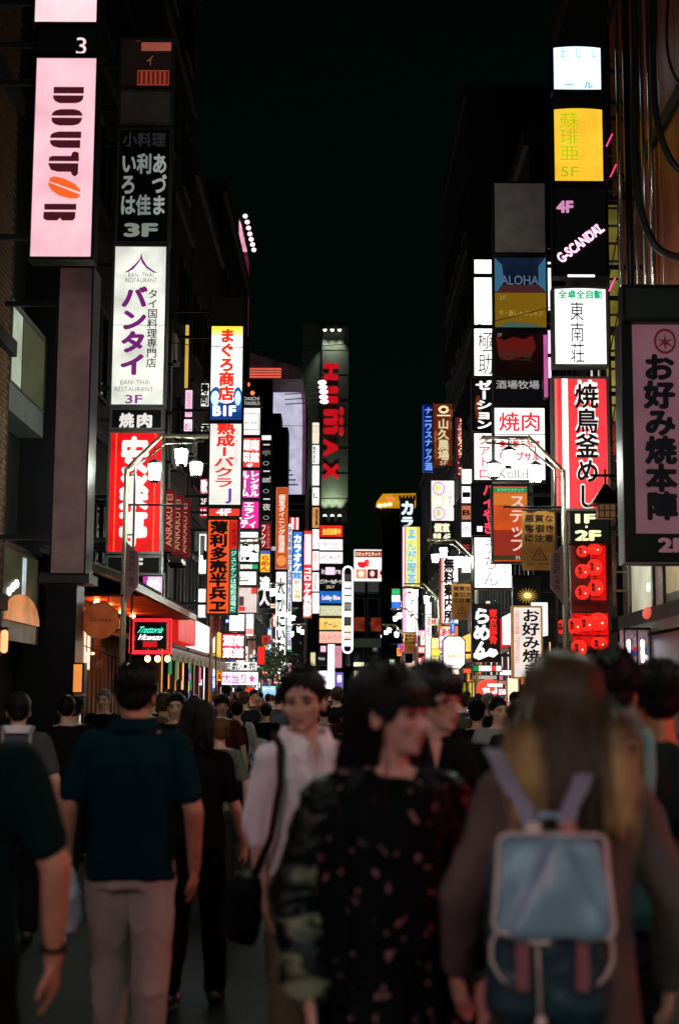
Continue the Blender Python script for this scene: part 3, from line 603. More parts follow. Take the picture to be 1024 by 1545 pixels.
sign(649, 724, 686, 787, 50, (246, 242, 236), 1.3, 'white sign with three pastel rings and green side text',
     shapes=[('ring', 652, 727, 671, 747, (216, 90, 150)), ('ring', 652, 746, 670, 766, (220, 200, 90)), ('ring', 653, 765, 671, 785, (230, 100, 150)), ('oval', 655, 731, 663, 741, (220, 210, 100)), ('oval', 657, 769, 665, 779, (200, 190, 120))], texts=[('リーチ麻雀のDO', 'v', 675, 728, 682, 780, (90, 110, 50), 0)])
sign(651, 788, 682, 819, 50, (10, 10, 9), 1, 'black sign with cream kanji and 4F', texts=[('個室', 'h', 654, 789, 678, 803, (250, 246, 210), .05), ('完備', 'h', 653, 804, 665, 816, (250, 246, 210), .05), ('4F', 'h', 668, 805, 679, 816, (250, 246, 210), .04)])
sign(663, 838, 692, 942, 44, (250, 244, 240), 1.5, 'white free information sign with black brush kanji and pink edge', texts=[('無料案内所', 'v', 669, 842, 685, 940, K, .05)], shapes=[('rect', 664, 839, 668, 941, (240, 110, 100))])
sign(660, 943, 692, 1012, 44.5, (240, 120, 60), 1.2, 'orange panel with a white disc reading two red kanji', shapes=[('oval', 664, 946, 685, 962, (255, 240, 236))], texts=[('新宿', 'h', 666, 948, 683, 959, (210, 40, 50), .04)])
sign(650, 962, 662, 1010, 43, (250, 236, 150), 1.4, 'pale yellow lit strip by the orange panel', brackets=False)
sign(641, 908, 651, 1016, 46, (250, 236, 236), 1.4, 'narrow white lit strip along the pole', [('酒処', 'v', 643, 930, 650, 960, (200, 60, 70), .02)], brackets=False)
sign(622, 905, 637, 970, 57, (236, 110, 60), .0 + .8, 'brown speckled hanging banner on the third right lamp pole', brackets=False, depth=.03) if False else None
# octagonal white sign
Y = 36; a, b, c, d = box_at(667, 959, 702, 1010, Y); e = empty('octagon_sign', ((a+b)/2, Y, c), 'white octagonal menu lightbox with an orange price', 'sign'); W = (b-a)/2; H = d-c
oc = lambda w_, h_, k: [(-w_+k, 0+(H-h_)/2), (w_-k, (H-h_)/2), (w_, (H-h_)/2+k), (w_, (H+h_)/2-k), (w_-k, (H+h_)/2), (-w_+k, (H+h_)/2), (-w_, (H+h_)/2-k), (-w_, (H-h_)/2+k)]
MB().plate(oc(W, H, .12), 0, .2).build('housing', BLACK, e); MB().plate(oc(W-.03, H-.06, .11), -.012, .003).build('light_panel', glow(WH, 1.6), e)
t = MB(); put_text(t, '490円', 'h', -W*.55, H*.3, W*.75, H*.48, -.016, .03); t.build('lettering', glow((240, 160, 70), 1.2), e)
t = MB(); put_text(t, 'ビール一杯', 'h', -W*.6, H*.68, W*.7, H*.76, -.016, .0); t.build('lettering', glow((70, 80, 90), 1), e); t = MB(); put_text(t, '営業時間中', 'h', -W*.6, H*.08, W*.7, H*.14, -.016, .0); t.build('lettering', glow((70, 80, 90), 1), e)
MB().tube([(W, .1, H*.5), (3.85-e.location.x, .1, H*.5)], .03).build('bracket', DARK, e)
# slim white column
for k, (a, b, c, s_, t, d) in enumerate(((707, 731, WH, 1.6, None, 'plain white slim sign, highest of its column'), (733, 760, WH, 1.6, '—', 'slim white sign with one black dash'), (762, 785, (190, 110, 80), 1, 'B', 'slim brownish picture sign'), (787, 811, WH, 1.5, 'の', 'slim white sign with a small grey swirl'), (813, 837, (12, 10, 12), .9, 'かに', 'slim black sign with red hiragana'), (839, 865, WH, 1.5, None, 'plain white slim sign, lowest of its column'))):
    sign(695, a, 712, b, 37, c, s_, d, [] if t is None else [(t, 'h', 697, (a+b)/2-4, 709, (a+b)/2+4, (232, 50, 60) if k == 4 else K if k < 3 else (150, 140, 150), .03)], frame=BLACK)
# column C
sign(713, 390, 746, 415, 31, (255, 250, 248), 1.6, 'white top box of the column left of the foil signs', [('歌・遊', 'h', 716, 400, 740, 404, (190, 180, 180), 0)], frame=BLACK)
sign(713, 417, 746, 492, 31, (255, 252, 248), 2.0, 'tall plain white lightbox left of the foil signs', frame=BLACK)
sign(713, 494, 746, 569, 31, (252, 248, 244), 1.6, 'white lightbox with thin black brush kanji', [('極助', 'v', 720, 500, 744, 566, (40, 36, 40), -.005)], frame=BLACK)
sign(711, 571, 746, 650, 31, (9, 8, 10), 1.2, 'black sign with white slanted katakana', [('ゼーション', 'v', 717, 574, 742, 648, WH, .05)], shapes=[('oval', 716, 596, 726, 634, (140, 60, 30), .5)], frame=BLACK)
sign(713, 652, 746, 726, 31, (252, 244, 240), 1.4, 'white sign with red katakana, left of the Korean barbecue sign', [('クアトロ', 'v', 720, 655, 740, 723, (216, 60, 70), .01)], frame=BLACK)
sign(711, 728, 746, 808, 31, (10, 9, 11), 1.1, 'black sign with pink-red characters beside the orange step sign', [('ハイやき', 'v', 728, 730, 745, 806, (240, 70, 90), .05)], shapes=[('rect', 719, 794, 727, 802, WH, 1.4)], frame=BLACK)
sign(713, 809, 773, 889, 30.6, (255, 253, 250), 1.7, 'large white udon sign with thin black calligraphy', [('うちん', 'v', 727, 812, 752, 886, (40, 38, 40), -.012), ('屋', 'h', 753, 853, 768, 868, (90, 80, 80), -.01), ('本店', 'h', 717, 878, 728, 884, (120, 120, 120), 0), ('TEL 03', 'h', 750, 878, 770, 884, (140, 140, 140), 0)], frame=BLACK)
sign(711, 911, 754, 999, 27.5, (14, 12, 12), 1.1, 'black ramen sign with big white hiragana and a red column', [('らめん', 'v', 713, 917, 740, 992, WH, .06), ('東京豚骨', 'v', 737, 919, 750, 972, (226, 40, 34), .04)], shapes=[('poly', [(714, 986), (734, 984), (738, 978), (748, 980), (751, 986), (744, 992), (736, 990), (722, 996), (713, 992)], 0, 0, 0, WH)], frame=BLACK, side=1)
sign(773, 868, 817, 914, 26.2, (14, 13, 11), .5, 'black panel with a golden firework chrysanthemum',
     shapes=[('poly', [(795+r_*math.cos(R(a)), 899+r_*.75*math.sin(R(a))) for a, r_ in zip(range(0, 360, 10), [17, 7]*18)], 0, 0, 0, (190, 150, 60), .8), ('oval', 789, 894, 801, 903, (250, 230, 150), 1.1)], frame=BLACK, side=1)
sign(772, 914, 818, 1024, 26, (232, 218, 210), 1.1, 'cream teppanyaki sign with black brush hiragana and red side letters', [('お好み焼き', 'v', 787, 919, 814, 1020, (20, 16, 18), .03), ('HIROSHIMA  TEPPANYAKI', 'r', 776, 922, 783, 1000, (226, 80, 60), .0)], frame=mat('warm_frame', (200, 150, 90), .5, emit=.35), side=1)
# column B
sign(743, 274, 824, 384, 26, (190, 176, 178), 0, 'blank grey square sign on top of the foil signs', lit=False, frame=DARK)
sign(743, 386, 826, 497, 26, (24, 36, 60), .5, 'crinkled blue and gold foil sign with Aloha script', fvar=.9,
     shapes=[('rect', 745, 440, 823, 496, (150, 112, 22), .55), ('rect', 745, 430, 823, 442, (90, 46, 50), .5), ('poly', [(745, 388), (757, 400), (760, 425), (750, 440), (745, 440)], 0, 0, 0, (70, 130, 170), .5), ('poly', [(823, 388), (812, 402), (812, 430), (823, 440)], 0, 0, 0, (70, 130, 170), .5), ('poly', [(745, 496), (765, 486), (800, 488), (823, 496)], 0, 0, 0, (90, 120, 110), .5)],
     texts=[('ALOHA', 'h', 755, 416, 812, 430, (110, 140, 170), .01), ('3F', 'h', 752, 446, 763, 453, (190, 170, 100), 0), ('牛・豚しゃぶしゃぶ', 'h', 752, 468, 818, 477, (210, 180, 80), .01)])
sign(743, 498, 826, 571, 26, (30, 8, 8), .5, 'black-red darkened sign with flame shapes, 2F', fvar=.8, shapes=[('poly', [(748, 508), (760, 514), (775, 508), (790, 512), (803, 506), (808, 524), (800, 540), (782, 538), (765, 544), (752, 538)], 0, 0, 0, (110, 28, 22), .6)], texts=[('2F', 'h', 750, 503, 757, 508, (180, 160, 160), 0), ('炉ばた焼', 'h', 754, 528, 800, 545, (70, 50, 44), .02)])
sign(743, 571, 826, 612, 26, (12, 10, 14), .7, 'black tavern sign with a line of pale kanji', [('酒場牧場', 'h', 748, 574, 813, 587, (196, 190, 190), .01)])
sign(743, 613, 824, 727, 26, (255, 250, 246), 1.6, 'white yakiniku sign with red kanji and thin black latin word', [('焼肉', 'h', 752, 622, 814, 651, (226, 40, 54), .02), ('食べ飲み放題', 'h', 752, 664, 814, 676, (210, 50, 50), .04), ('牛カプサル', 'h', 752, 682, 814, 696, (210, 50, 50), .04), ('KollaB', 'h', 752, 708, 802, 722, (50, 40, 46), -.012)], shapes=[('rect', 745, 655, 822, 656.5, (120, 110, 110))])
sign(741, 731, 798, 850, 24.5, (214, 80, 26), .8, 'orange step sign with white slanted katakana and green band', shapes=[('rect', 742, 736, 797, 743, (30, 150, 80)), ('rect', 742, 745, 797, 762, (222, 120, 40)), ('rect', 742, 800, 797, 838, (150, 40, 20)), ('rect', 742, 838, 797, 845, (70, 60, 40), .5)],
     texts=[('ステップ', 'v', 767, 746, 793, 833, (255, 210, 196), .02, .0), ('カラオケスナック', 'h', 750, 737, 790, 742, (150, 240, 180), .01), ('B1', 'h', 777, 839, 789, 844, (200, 190, 160), 0)], side=1)
sign(825, 395, 831, 469, 27, (255, 244, 250), 1.5, 'thin bright light strip beside the foil signs, upper', brackets=False)
sign(824, 498, 831, 571, 27, (250, 210, 240), 1.4, 'thin bright light strip beside the foil signs, lower', brackets=False)
sign(819, 505, 826, 600, 25.6, (210, 100, 170), .8, 'thin curved pink neon strip beside the dark flame sign', brackets=False)
# column A
sign(831, 69, 909, 139, 20, (214, 240, 255), 1.6, 'topmost pale blue-white lightbox on the right with faint blue letters', [('上　じ　し', 'h', 842, 74, 899, 90, (60, 140, 190), .0), ('一　ル', 'h', 850, 126, 892, 136, (60, 140, 190), .03)], frame=BLACK, round_face=True)
sign(834, 142, 910, 160, 20.1, (16, 17, 17), 0, 'dark gap box between the blue-white and yellow lightboxes', lit=False, frame=BLACK)
sign(832, 162, 912, 277, 20, (252, 196, 50), 1.05, 'yellow lightbox with green kanji and 5F', [('蘇琲亜', 'v', 842, 172, 873, 246, (170, 190, 20), .0), ('5F', 'h', 844, 254, 870, 269, (170, 180, 20), .01), ('スナック', 'v', 886, 178, 898, 208, (236, 176, 60), 0), ('ゲンゾウ', 'v', 886, 220, 898, 262, (236, 176, 60), 0)], frame=BLACK, round_face=True)
gs = sign(833, 280, 917, 417, 20, (8, 7, 9), .6, 'black sign with pink neon 4F and a diagonal pink club name', [('4F', 'h', 839, 303, 865, 322, (255, 170, 225), .05)], frame=BLACK)
t = MB(); W = (917-833)/FPX*20; mm = lambda px, py: ((px-833)/84*W-W/2, (417-py)/137*(137/FPX*20))
put_text(t, 'G-SCANDAL', 'd', *mm(840, 391), *mm(908, 337), -.02, .04); t.build('neon_name', glow((255, 190, 225), 1.8, .1), gs)
t = MB(); put_text(t, 'CLUB', 'd', *mm(883, 350), *mm(902, 334), -.02, .04); t.build('neon_name', glow((255, 160, 210), 1.6, .1), gs)
sign(855, 414, 897, 419, 19.9, (240, 240, 255), 1.8, 'very thin white light bar over the mahjong parlour sign', frame=BLACK, brackets=False, fw=.004)
sign(833, 433, 917, 553, 20, (252, 253, 252), 1.5, 'white mahjong parlour lightbox, green header and black kanji', [('全卓全自動', 'h', 841, 439, 908, 453, (20, 150, 100), .04), ('東南荘', 'v', 858, 456, 880, 550, (20, 18, 20), .0), ('マージャン', 'v', 898, 464, 908, 530, (225, 190, 190), .02), ('5F', 'h', 840, 539, 850, 548, (210, 160, 160), .0), ('営業中', 'v', 885, 485, 895, 540, (215, 205, 205), 0)], frame=METAL, round_face=True)
sign(833, 568, 919, 771, 20, (230, 54, 62), 1.05, 'red grilled chicken lightbox with outlined black characters and a white stripe', frame=METAL,
     shapes=[('rect', 848, 570, 857, 769, (255, 244, 238), 1.5), ('rect', 835, 570, 841, 769, (240, 100, 96))], texts=[('焼鳥釜めし', 'v', 867, 574, 903, 768, (255, 240, 236), .085)])
rs = [o for o in COL.objects if o.parent and o.parent.get('label', '').startswith('red grilled')][0].parent
t = MB(); W = 86/FPX*20; H = 203/FPX*20
put_text(t, '焼鳥釜めし', 'v', (867-833)/86*W-W/2, (771-768)/203*H, (903-833)/86*W-W/2, (771-574)/203*H, -.014, .025); t.build('lettering', glow((20, 12, 14), .6), rs)
sign(859, 772, 919, 820, 20, (10, 10, 10), .9, 'black board with glowing cream 1F and 2F', [('1F', 'h', 867, 774, 898, 790, (255, 246, 190), .08), ('2F', 'h', 866, 800, 906, 816, (255, 246, 190), .08), ('・', 'h', 882, 793, 886, 797, (255, 246, 190), .05)], frame=BLACK)
# big near sign at the right edge
sign(938, 430, 1052, 486, 13.9, (12, 14, 14), 0, 'black cap box over the purple okonomiyaki board', lit=False, frame=BLACK)
sign(938, 486, 1052, 850, 14, (158, 108, 122), .36, 'mauve okonomiyaki board with heavy black brush characters and 2F', frame=BLACK, fw=.0, depth=.3,
     shapes=[('rect', 939, 487, 956, 849, (10, 12, 12), .05), ('rect', 939, 806, 1051, 849, (10, 12, 12), .05), ('ring', 989, 496, 1023, 535, (110, 24, 34), .4), ('poly', [(994, 512), (1004, 514), (1006, 503), (1008, 514), (1019, 511), (1010, 517), (1020, 526), (1008, 520), (1006, 530), (1004, 520), (992, 527), (1002, 517)], 0, 0, 0, (110, 24, 34), .4)],
     texts=[('お好み焼本陣', 'v', 972, 535, 1019, 786, (12, 8, 14), .10), ('2F', 'h', 988, 812, 1030, 834, (170, 120, 130), .06)], side=1)
# ================================================================== street lamps
LAMPG = glow((240, 255, 236), 260, .05)
def lantern(e, x, y, z0, z1, r=.078):
    z0 += .05
    q = MB()
    for z, k in ((z1-.05, 1.25), (z1-.02, 1.1), (z1+.03, .5)): pass
    q.rings([[(x+r*k*math.cos(R(a)), y+r*k*math.sin(R(a)), z) for a in range(22, 382, 45)] for z, k in ((z1-.055, 1.28), (z1-.035, 1.28), (z1, .6), (z1+.02, .2))])
    c = q.build('lamp_cap', DARK, e)
    MB().rings([[(x+r*k*math.cos(R(a)), y+r*k*math.sin(R(a)), z) for a in range(22, 382, 45)] for z, k in ((z0+.03, .82), (z1-.06, 1.08))]).build('lamp_glass', LAMPG, e)
    t = MB()
    for a in range(22, 382, 45): t.tube([(x+r*.9*math.cos(R(a)), y+r*.9*math.sin(R(a)), z0+.02), (x+r*1.18*math.cos(R(a)), y+r*1.18*math.sin(R(a)), z1-.055)], .010, 4)
    t.rings([[(x+r*k*math.cos(R(a)), y+r*k*math.sin(R(a)), z) for a in range(22, 382, 45)] for z, k in ((z0, .7), (z0+.03, .95))])
    t.build('lamp_cage', DARK, e)
def street_lamp(Y, s, label, plate=True, banner=None):
    e = empty('street_lamp', (2.9*s, Y, .1), label, 'street lamp', 'lantern street lamps on bent poles')
    q = MB()
    q.tube([(0, 0, 0), (0, 0, 4.5)], [.045, .034], 8); q.tube([(.0, 0, 4.48), (-.47*s, 0, 4.95)], .030, 8); q.tube([(-.45*s, 0, 4.93), (-1.08*s, 0, 4.93)], .028, 8)
    q.build('pole', mat('pole_paint', (196, 184, 160), .4, .35), e, True)
    q = MB(); q.tube([(-.11*s, 0, 0), (-.11*s, 0, 4.5), (-.5*s, 0, 4.83), (-1.02*s, 0, 4.86)], .016, 6)
    for z in (1.2, 2.4, 3.6, 4.4): q.tube([(0, 0, z), (-.11*s, 0, z)], .012, 5)
    q.build('inner_rail', POLE, e, True)
    MB().tube([(0, 0, 4.0), (-.8*s, 0, 4.0)], .014, 6).build('tie_rod', DARK, e)
    MB().cap((0, 0, 0), .11, (0, 0, .35), .09).build('pole_base', POLE, e, True)
    for x, y, a, b in ((-.37, 0, 4.25, 4.6), (-.72, 0, 4.47, 4.8), (-.87, .5, 4.40, 4.7)):
        lantern(e, x*s, y, a, b)
        MB().tube([(x*s, y, b), (x*s, y, 4.93 if x < -.5 else 4.85)] if y == 0 else [(x*s, y, b), (x*s, y, 4.93), (x*s, 0, 4.93)], .01, 5).build('lamp_hanger', DARK, e)
    if plate:
        pass
        poly = [(-.03*s, 3.5), (-.20*s, 3.34), (-.20*s, 2.92), (-.03*s, 2.7)]
        if s > 0: poly = poly[::-1]
        p = MB().plate(poly, -.09, -.06).build('street_name_plate', mat('mauve_plate', (190, 140, 146), .5), e)
        t = MB(); put_text(t, '歌舞伎町一番街', 'v', min(-.07*s, -.16*s), 2.9, max(-.07*s, -.16*s), 3.38, -.094, .0); t.build('lettering', mat('print', (40, 20, 26), .5), p)
    return e
def caution(Y, label, s=1):
    X0, X1, Z0, Z1 = 2.37, 2.83, 3.28, 4.08
    e = empty('caution_banner', ((X0+X1)/2, Y+.24, Z0), label, 'banner', 'brown warning banners on the right lamp posts')
    W = X1-X0; H = Z1-Z0
    m = MB(); n = 10
    g = [[(-W/2+W*i/6, .012*math.sin(i*1.7+k*.5)+.01*math.sin(k), H*k/n) for i in range(7)] for k in range(n+1)]
    m.v = [p for r_ in g for p in r_]; m.f = [(k*7+i, k*7+i+1, (k+1)*7+i+1, (k+1)*7+i) for k in range(n) for i in range(6)]
    m.build('cloth', mat('ochre_cloth', (226, 156, 74), .7, var=.12), e, True)
    t = MB()
    for k, r_ in enumerate(('悪質な', '客引き', 'に注意')): put_text(t, r_, 'h', -W*.42, H*(.80-.165*k), W*.42, H*(.93-.165*k), -.03, .035)
    put_text(t, '新宿区・新宿警察署', 'h', -W*.36, H*.08, W*.36, H*.12, -.03, .0)
    t.build('lettering', mat('print', (60, 22, 14), .6), e)
    tr = [(-.10, H*.17), (.10, H*.17), (0, H*.38)]; q = MB()
    for (a, b), (c, d) in zip(tr, tr[1:]+tr[:1]): q.tube([(a, -.03, b), (c, -.03, d)], .007, 4)
    q.tube([(0, -.03, H*.23), (0, -.03, H*.31)], .006, 4); q.tube([(0, -.03, H*.195), (0, -.03, H*.205)], .007, 4)
    q.build('warning_triangle', mat('print', (60, 22, 14), .6), e)
    MB().tube([(-W/2, 0, H+.01), (W/2+.07, 0, H+.01)], .012, 6).build('hanging_rod', DARK, e)
ORD = ['nearest', 'second', 'third', 'fourth', 'fifth']
for k, Y in enumerate((18.7, 31.2, 43.7, 56.2, 68.7)):
    street_lamp(Y, -1, ORD[k]+' lantern street lamp along the left kerb'+(', before the red lightbox' if k == 0 else ''))
    street_lamp(Y, 1, ORD[k]+' lantern street lamp along the right kerb'+(', with a warning banner' if k in (0, 1, 3) else ''))
for Y in (6.2, -6.3):
    street_lamp(Y, -1, 'lantern street lamp %s the camera on the left kerb' % ('ahead of' if Y > 0 else 'behind')); street_lamp(Y, 1, 'lantern street lamp %s the camera on the right kerb' % ('ahead of' if Y > 0 else 'behind'))
caution(18.7, 'nearest brown warning banner with triangle, on the first right street lamp')
caution(31.2, 'middle brown warning banner with triangle, on the second right street lamp')
caution(56.2, 'farthest brown warning banner, on the right street lamp near the dark block')
for k, (px, py) in enumerate(((584, 952), (578, 960), (596, 957), (589, 964), (597, 932), (588, 975))):
    p = at(px, py, 104); e = empty('globe_lamp', tuple(p), ('upper left', 'leftmost', 'right', 'lower middle', 'highest', 'lowest')[k]+' small white globe lamp before the far dark office block', 'lamp', 'cluster of globe lamps at the street end')
    MB().ell((0, 0, 0), (.19, .19, .19), 12, 8).build('globe', glow((255, 255, 250), 3), e)
    MB().tube([(0, 0, .15), (0, 0, .8)], .02, 5).build('hanger', DARK, e)
# ================================================================== left shops
# dark pillar with canopy below the blank board
e = empty('pillar_sign_base', (-3.25, 17.5, 0), 'black pillar with a dark canopy top below the blank grey-pink board', 'pillar')
MB().box(-.42, -.04, 0, .5, .1, 2.95).build('shaft', mat('black_cladding', (12, 12, 13), .35), e)
MB().box(-.5, .12, -.08, .55, 2.96, 3.08).build('canopy', mat('dark_canopy', (26, 24, 25), .4), e)
for k, (z0, z1, c, s_, lab) in enumerate(((1.63, 1.96, (250, 150, 70), .95, 'topmost'), (1.22, 1.56, (250, 232, 220), .9, 'middle'), (.80, 1.16, (240, 150, 60), .75, 'lowest'))):
    p = at(118, 1050, 17.3)
    q = empty('menu_lightbox', (p.x, 17.25, z0), lab+' of three small menu lightboxes on the dark pillar, '+('white with red print' if k == 1 else 'warm orange'), 'menu light')
    MB().box(-.075, .075, .0, .2, -.02, z1-z0+.02).build('housing', BLACK, q)
    MB().box(-.05, .05, -.012, -.002, 0, z1-z0).build('light_panel', glow(c, s_, .45), q)
    if k == 1:
        t = MB(); put_text(t, 'お酒一杯', 'v', -.04, .03, .04, z1-z0-.03, -.016, .02); t.build('lettering', glow((200, 60, 50), .7), q)
p = at(151, 936, 18.6); q = empty('round_sign', tuple(p), 'round orange-brown cafe sign hanging from a bracket', 'sign')
MB().rings([[(.225*math.cos(R(a)), y, .225*math.sin(R(a))) for a in range(0, 360, 12)] for y in (0, .04)]).build('disc', mat('orange_disc', (180, 84, 36), .5, emit=.30, var=.3, scale=6), q)  # disc and its rim given a faint glow, as if lit
MB().tube([(.235*math.cos(R(a)), .02, .235*math.sin(R(a))) for a in range(0, 361, 12)], .012, 6).build('rim', mat('brass_rim', (170, 110, 60), .4, .5, emit=.1), q)
t = MB(); put_text(t, 'illumes', 'h', -.13, -.02, .15, .04, -.006, .0); t.build('lettering', mat('print', (90, 34, 18), .5), q)
MB().tube([(-.5, .02, .33), (.3, .02, .33)], .012).tube([(-.1, .02, .2), (-.1, .02, .33)], .006).tube([(.1, .02, .2), (.1, .02, .33)], .006).build('bracket', DARK, q)
# tiled eave roofs
def eave(name, x0, x1, y0, y1, z, drop, lab, m, rib):
    e = empty(name, (x0, y0, z), lab, 'awning')
    q = MB(); q.add([(0, 0, drop), (x1-x0, 0, 0), (x1-x0, y1-y0, 0), (0, y1-y0, drop), (0, 0, drop+.06), (x1-x0, 0, .06), (x1-x0, y1-y0, .06), (0, y1-y0, drop+.06)],
        [(0, 1, 2, 3), (7, 6, 5, 4), (0, 4, 5, 1), (1, 5, 6, 2), (2, 6, 7, 3), (3, 7, 4, 0)]); q.build('roof_sheet', m, e)
    n = int((y1-y0)/.3)
    for k in range(n):
        MB().tube([(.02, k*.3+.15, drop+.075), (x1-x0-.0, k*.3+.15, .075)], rib, 6).build('roof_tile', m, e)
    MB().box(x1-x0-.02, x1-x0+.03, 0, y1-y0, -.06, .055).build('gutter', METAL, e)
    return e
ev = eave('tiled_awning', -4.28, -3.05, 19.9, 29.2, 3.17, .42, 'dark tiled eave over the Italian restaurant front', mat('roof_tile', (56, 50, 46), .45, .2), .045)
MB().box(.05, 1.15, 2.2, 9.2, -.05, -.02).build('soffit', mat('orange_soffit', (236, 110, 54), .6), ev)
for k in range(5): MB().ell((.3, 3+k*1.3, -.1), (.05, .05, .04), 8, 6).build('soffit_fill_bulb', glow((255, 120, 60), 120), ev)  # bulb row added to light the soffit orange
ev2 = eave('striped_awning', -4.2, -3.0, 24.6, 36.5, 2.36, .32, 'long low striped awning in front of the warm lit shops on the left', mat('awning_cloth', (120, 92, 78), .6), .02)
for k in range(14):
    MB().box(1.21, 1.235, .2+k*.85, .8+k*.85, -.16, .0).build('valance_panel', mat('valance', (140, 128, 110), .6, emit=.15), ev2)
p = at(228, 960, 22.3)
q = empty('neon_sign', tuple(p), 'red neon framed board with cyan and white italian restaurant script', 'sign')
hw, hh = .27, .235
MB().box(-hw+.03, hw-.03, 0, .06, -hh+.04, hh-.04).build('board', BLACK, q)
nn = MB()
for i_ in (0, .05): nn.tube([(-hw-i_, -.03, -hh-i_*.6), (hw+i_, -.03, -hh-i_*.6), (hw+i_, -.03, hh+i_*.6), (-hw-i_, -.03, hh+i_*.6), (-hw-i_, -.03, -hh-i_*.6)], .016, 6)
nn.build('neon_frame', glow((255, 40, 50), 1.7), q)
t = MB(); put_text(t, 'Trattoria', 'h', -.2, .05, .2, .15, -.02, .02, .2); t.build('lettering', glow((70, 240, 200), 1.3), q)
t = MB(); put_text(t, 'Vicenzo', 'h', -.2, -.06, .19, .03, -.02, .03, .2); t.build('lettering', glow((250, 240, 250), 1.4), q)
MB().box(-.12, .1, -.02, -.002, -.17, -.08).build('red_panel', glow((200, 20, 30), .9), q)
MB().tube([(-.3, .05, .1), (-1.3, .05, .1)], .015).build('bracket', DARK, q)
for k in range(3):
    p = at(223+15*k, 994, 22.8); q = empty('light_bulb', tuple(p), ('left', 'middle', 'right')[k]+' of three warm bulbs under the red neon sign', 'light bulb')
    MB().ell((0, 0, 0), (.045, .045, .05), 12, 8).build('bulb', glow((255, 170, 90), 26), q); MB().cap((0, 0, .05), .02, (0, 0, .12), .015).build('socket', DARK, q)
    MB().tube([(0, 0, .12), (0, .3, .2), (-.9, .3, .2)], .008, 5).build('wire', DARK, q)
p = at(195, 1005, 20.5); q = empty('light_bulb', tuple(p), 'single warm bulb beside the left street lamp pole', 'light bulb'); MB().ell((0, 0, 0), (.05, .05, .05), 12, 8).build('bulb', glow((255, 190, 110), 5), q); MB().tube([(0, 0, .05), (-.7, .1, .3)], .008, 5).build('wire', DARK, q)
for k in range(2):
    p = at(131+9*k, 986, 20); q = empty('light_bulb', tuple(p), ('left', 'right')[k]+' of two tiny orange spots under the round sign', 'light bulb'); MB().ell((0, 0, 0), (.03, .03, .02), 10, 6).build('bulb', glow((255, 170, 120), 4), q); MB().tube([(0, 0, .02), (0, 0, .3)], .008, 5).build('wire', DARK, q)
# shopfront generator: a lit bay in the street face
PALS = [((255, 236, 220), 1.8), ((255, 196, 140), 1.4), ((250, 240, 250), 2.4), ((255, 160, 90), 1.1), ((255, 220, 225), 2.0)]
GOODS = [(200, 30, 30), (240, 190, 60), (30, 90, 170), (250, 250, 250), (30, 130, 80), (230, 90, 140), (40, 20, 20), (250, 130, 40)]
def shopfront(side, xf, y0, y1, label, pal, s=1.0, h=2.5, dim=1.0, seed=1):
    rnd = random.Random(seed); e = empty('shopfront', (xf-side*.1, y0, .1), label, 'shop')
    L = y1-y0; X = lambda a, b: sorted((side*a, side*b))
    c, st = PALS[pal]
    MB().box(*X(.05, .09), .1, L-.1, .05, h).build('lit_interior', glow(c, st*s*.8, .4), e)
    fr = MB()
    for k in range(int(L/1.2)+1): fr.box(*X(-.06, .05), min(k*1.2, L-.06), min(k*1.2, L-.06)+.06, .02, h)
    fr.box(*X(-.06, .05), 0, L, h, h+.1).box(*X(-.06, .05), 0, L, .0, .05)
    fr.build('door_frame', DARK, e)
    for k in range(int(L*4)):
        y = rnd.uniform(.15, L-.6); z = rnd.uniform(.1, h-.5); w_, h_ = rnd.uniform(.15, .5), rnd.uniform(.12, .5); g = rnd.choice(GOODS)
        MB().box(*X(.0-k*.0015, .04), y, y+w_, z, z+h_).build('poster', glow(g, .9*s), e)
    fb = rnd.choice(GOODS[:5]); MB().box(*X(-.25, .04), .05, L-.05, h+.12, h+.72).build('fascia', glow(fb, 1.0*s), e)
    return e
for k, (y0, y1, pal, lab) in enumerate(((29.5, 33, 3, 'warm orange noodle shop with shelves under the awning'), (33.4, 38, 1, 'warm shopfront under the upper Chinese sign'), (38.4, 44, 2, 'dazzling white game hall front'), (44.4, 50, 4, 'pinkish white shopfront by the small tree'), (50.4, 58, 0, 'cream shopfront left in the distance'), (58.4, 68, 2, 'bright white far left shopfront'), (68.4, 79, 4, 'farthest pink white shopfront before the tower'))):
    shopfront(-1, -3.78, y0, y1, lab, pal, seed=k+3)
for k, (y0, y1, pal, lab) in enumerate(((26, 31, 1, 'warm shopfront right of the notice boards'), (31.4, 36, 0, 'cream shopfront below the octagonal sign'), (36.4, 43, 4, 'pinkish shopfront behind the man in glasses'), (43.4, 52, 2, 'bright white shopfront on the right beyond the lamp'), (52.4, 64, 0, 'far cream shopfront on the right'), (64.4, 72, 4, 'farthest pinkish shopfront on the right'))):
    shopfront(1, 3.78, y0, y1, lab, pal, seed=k+33)
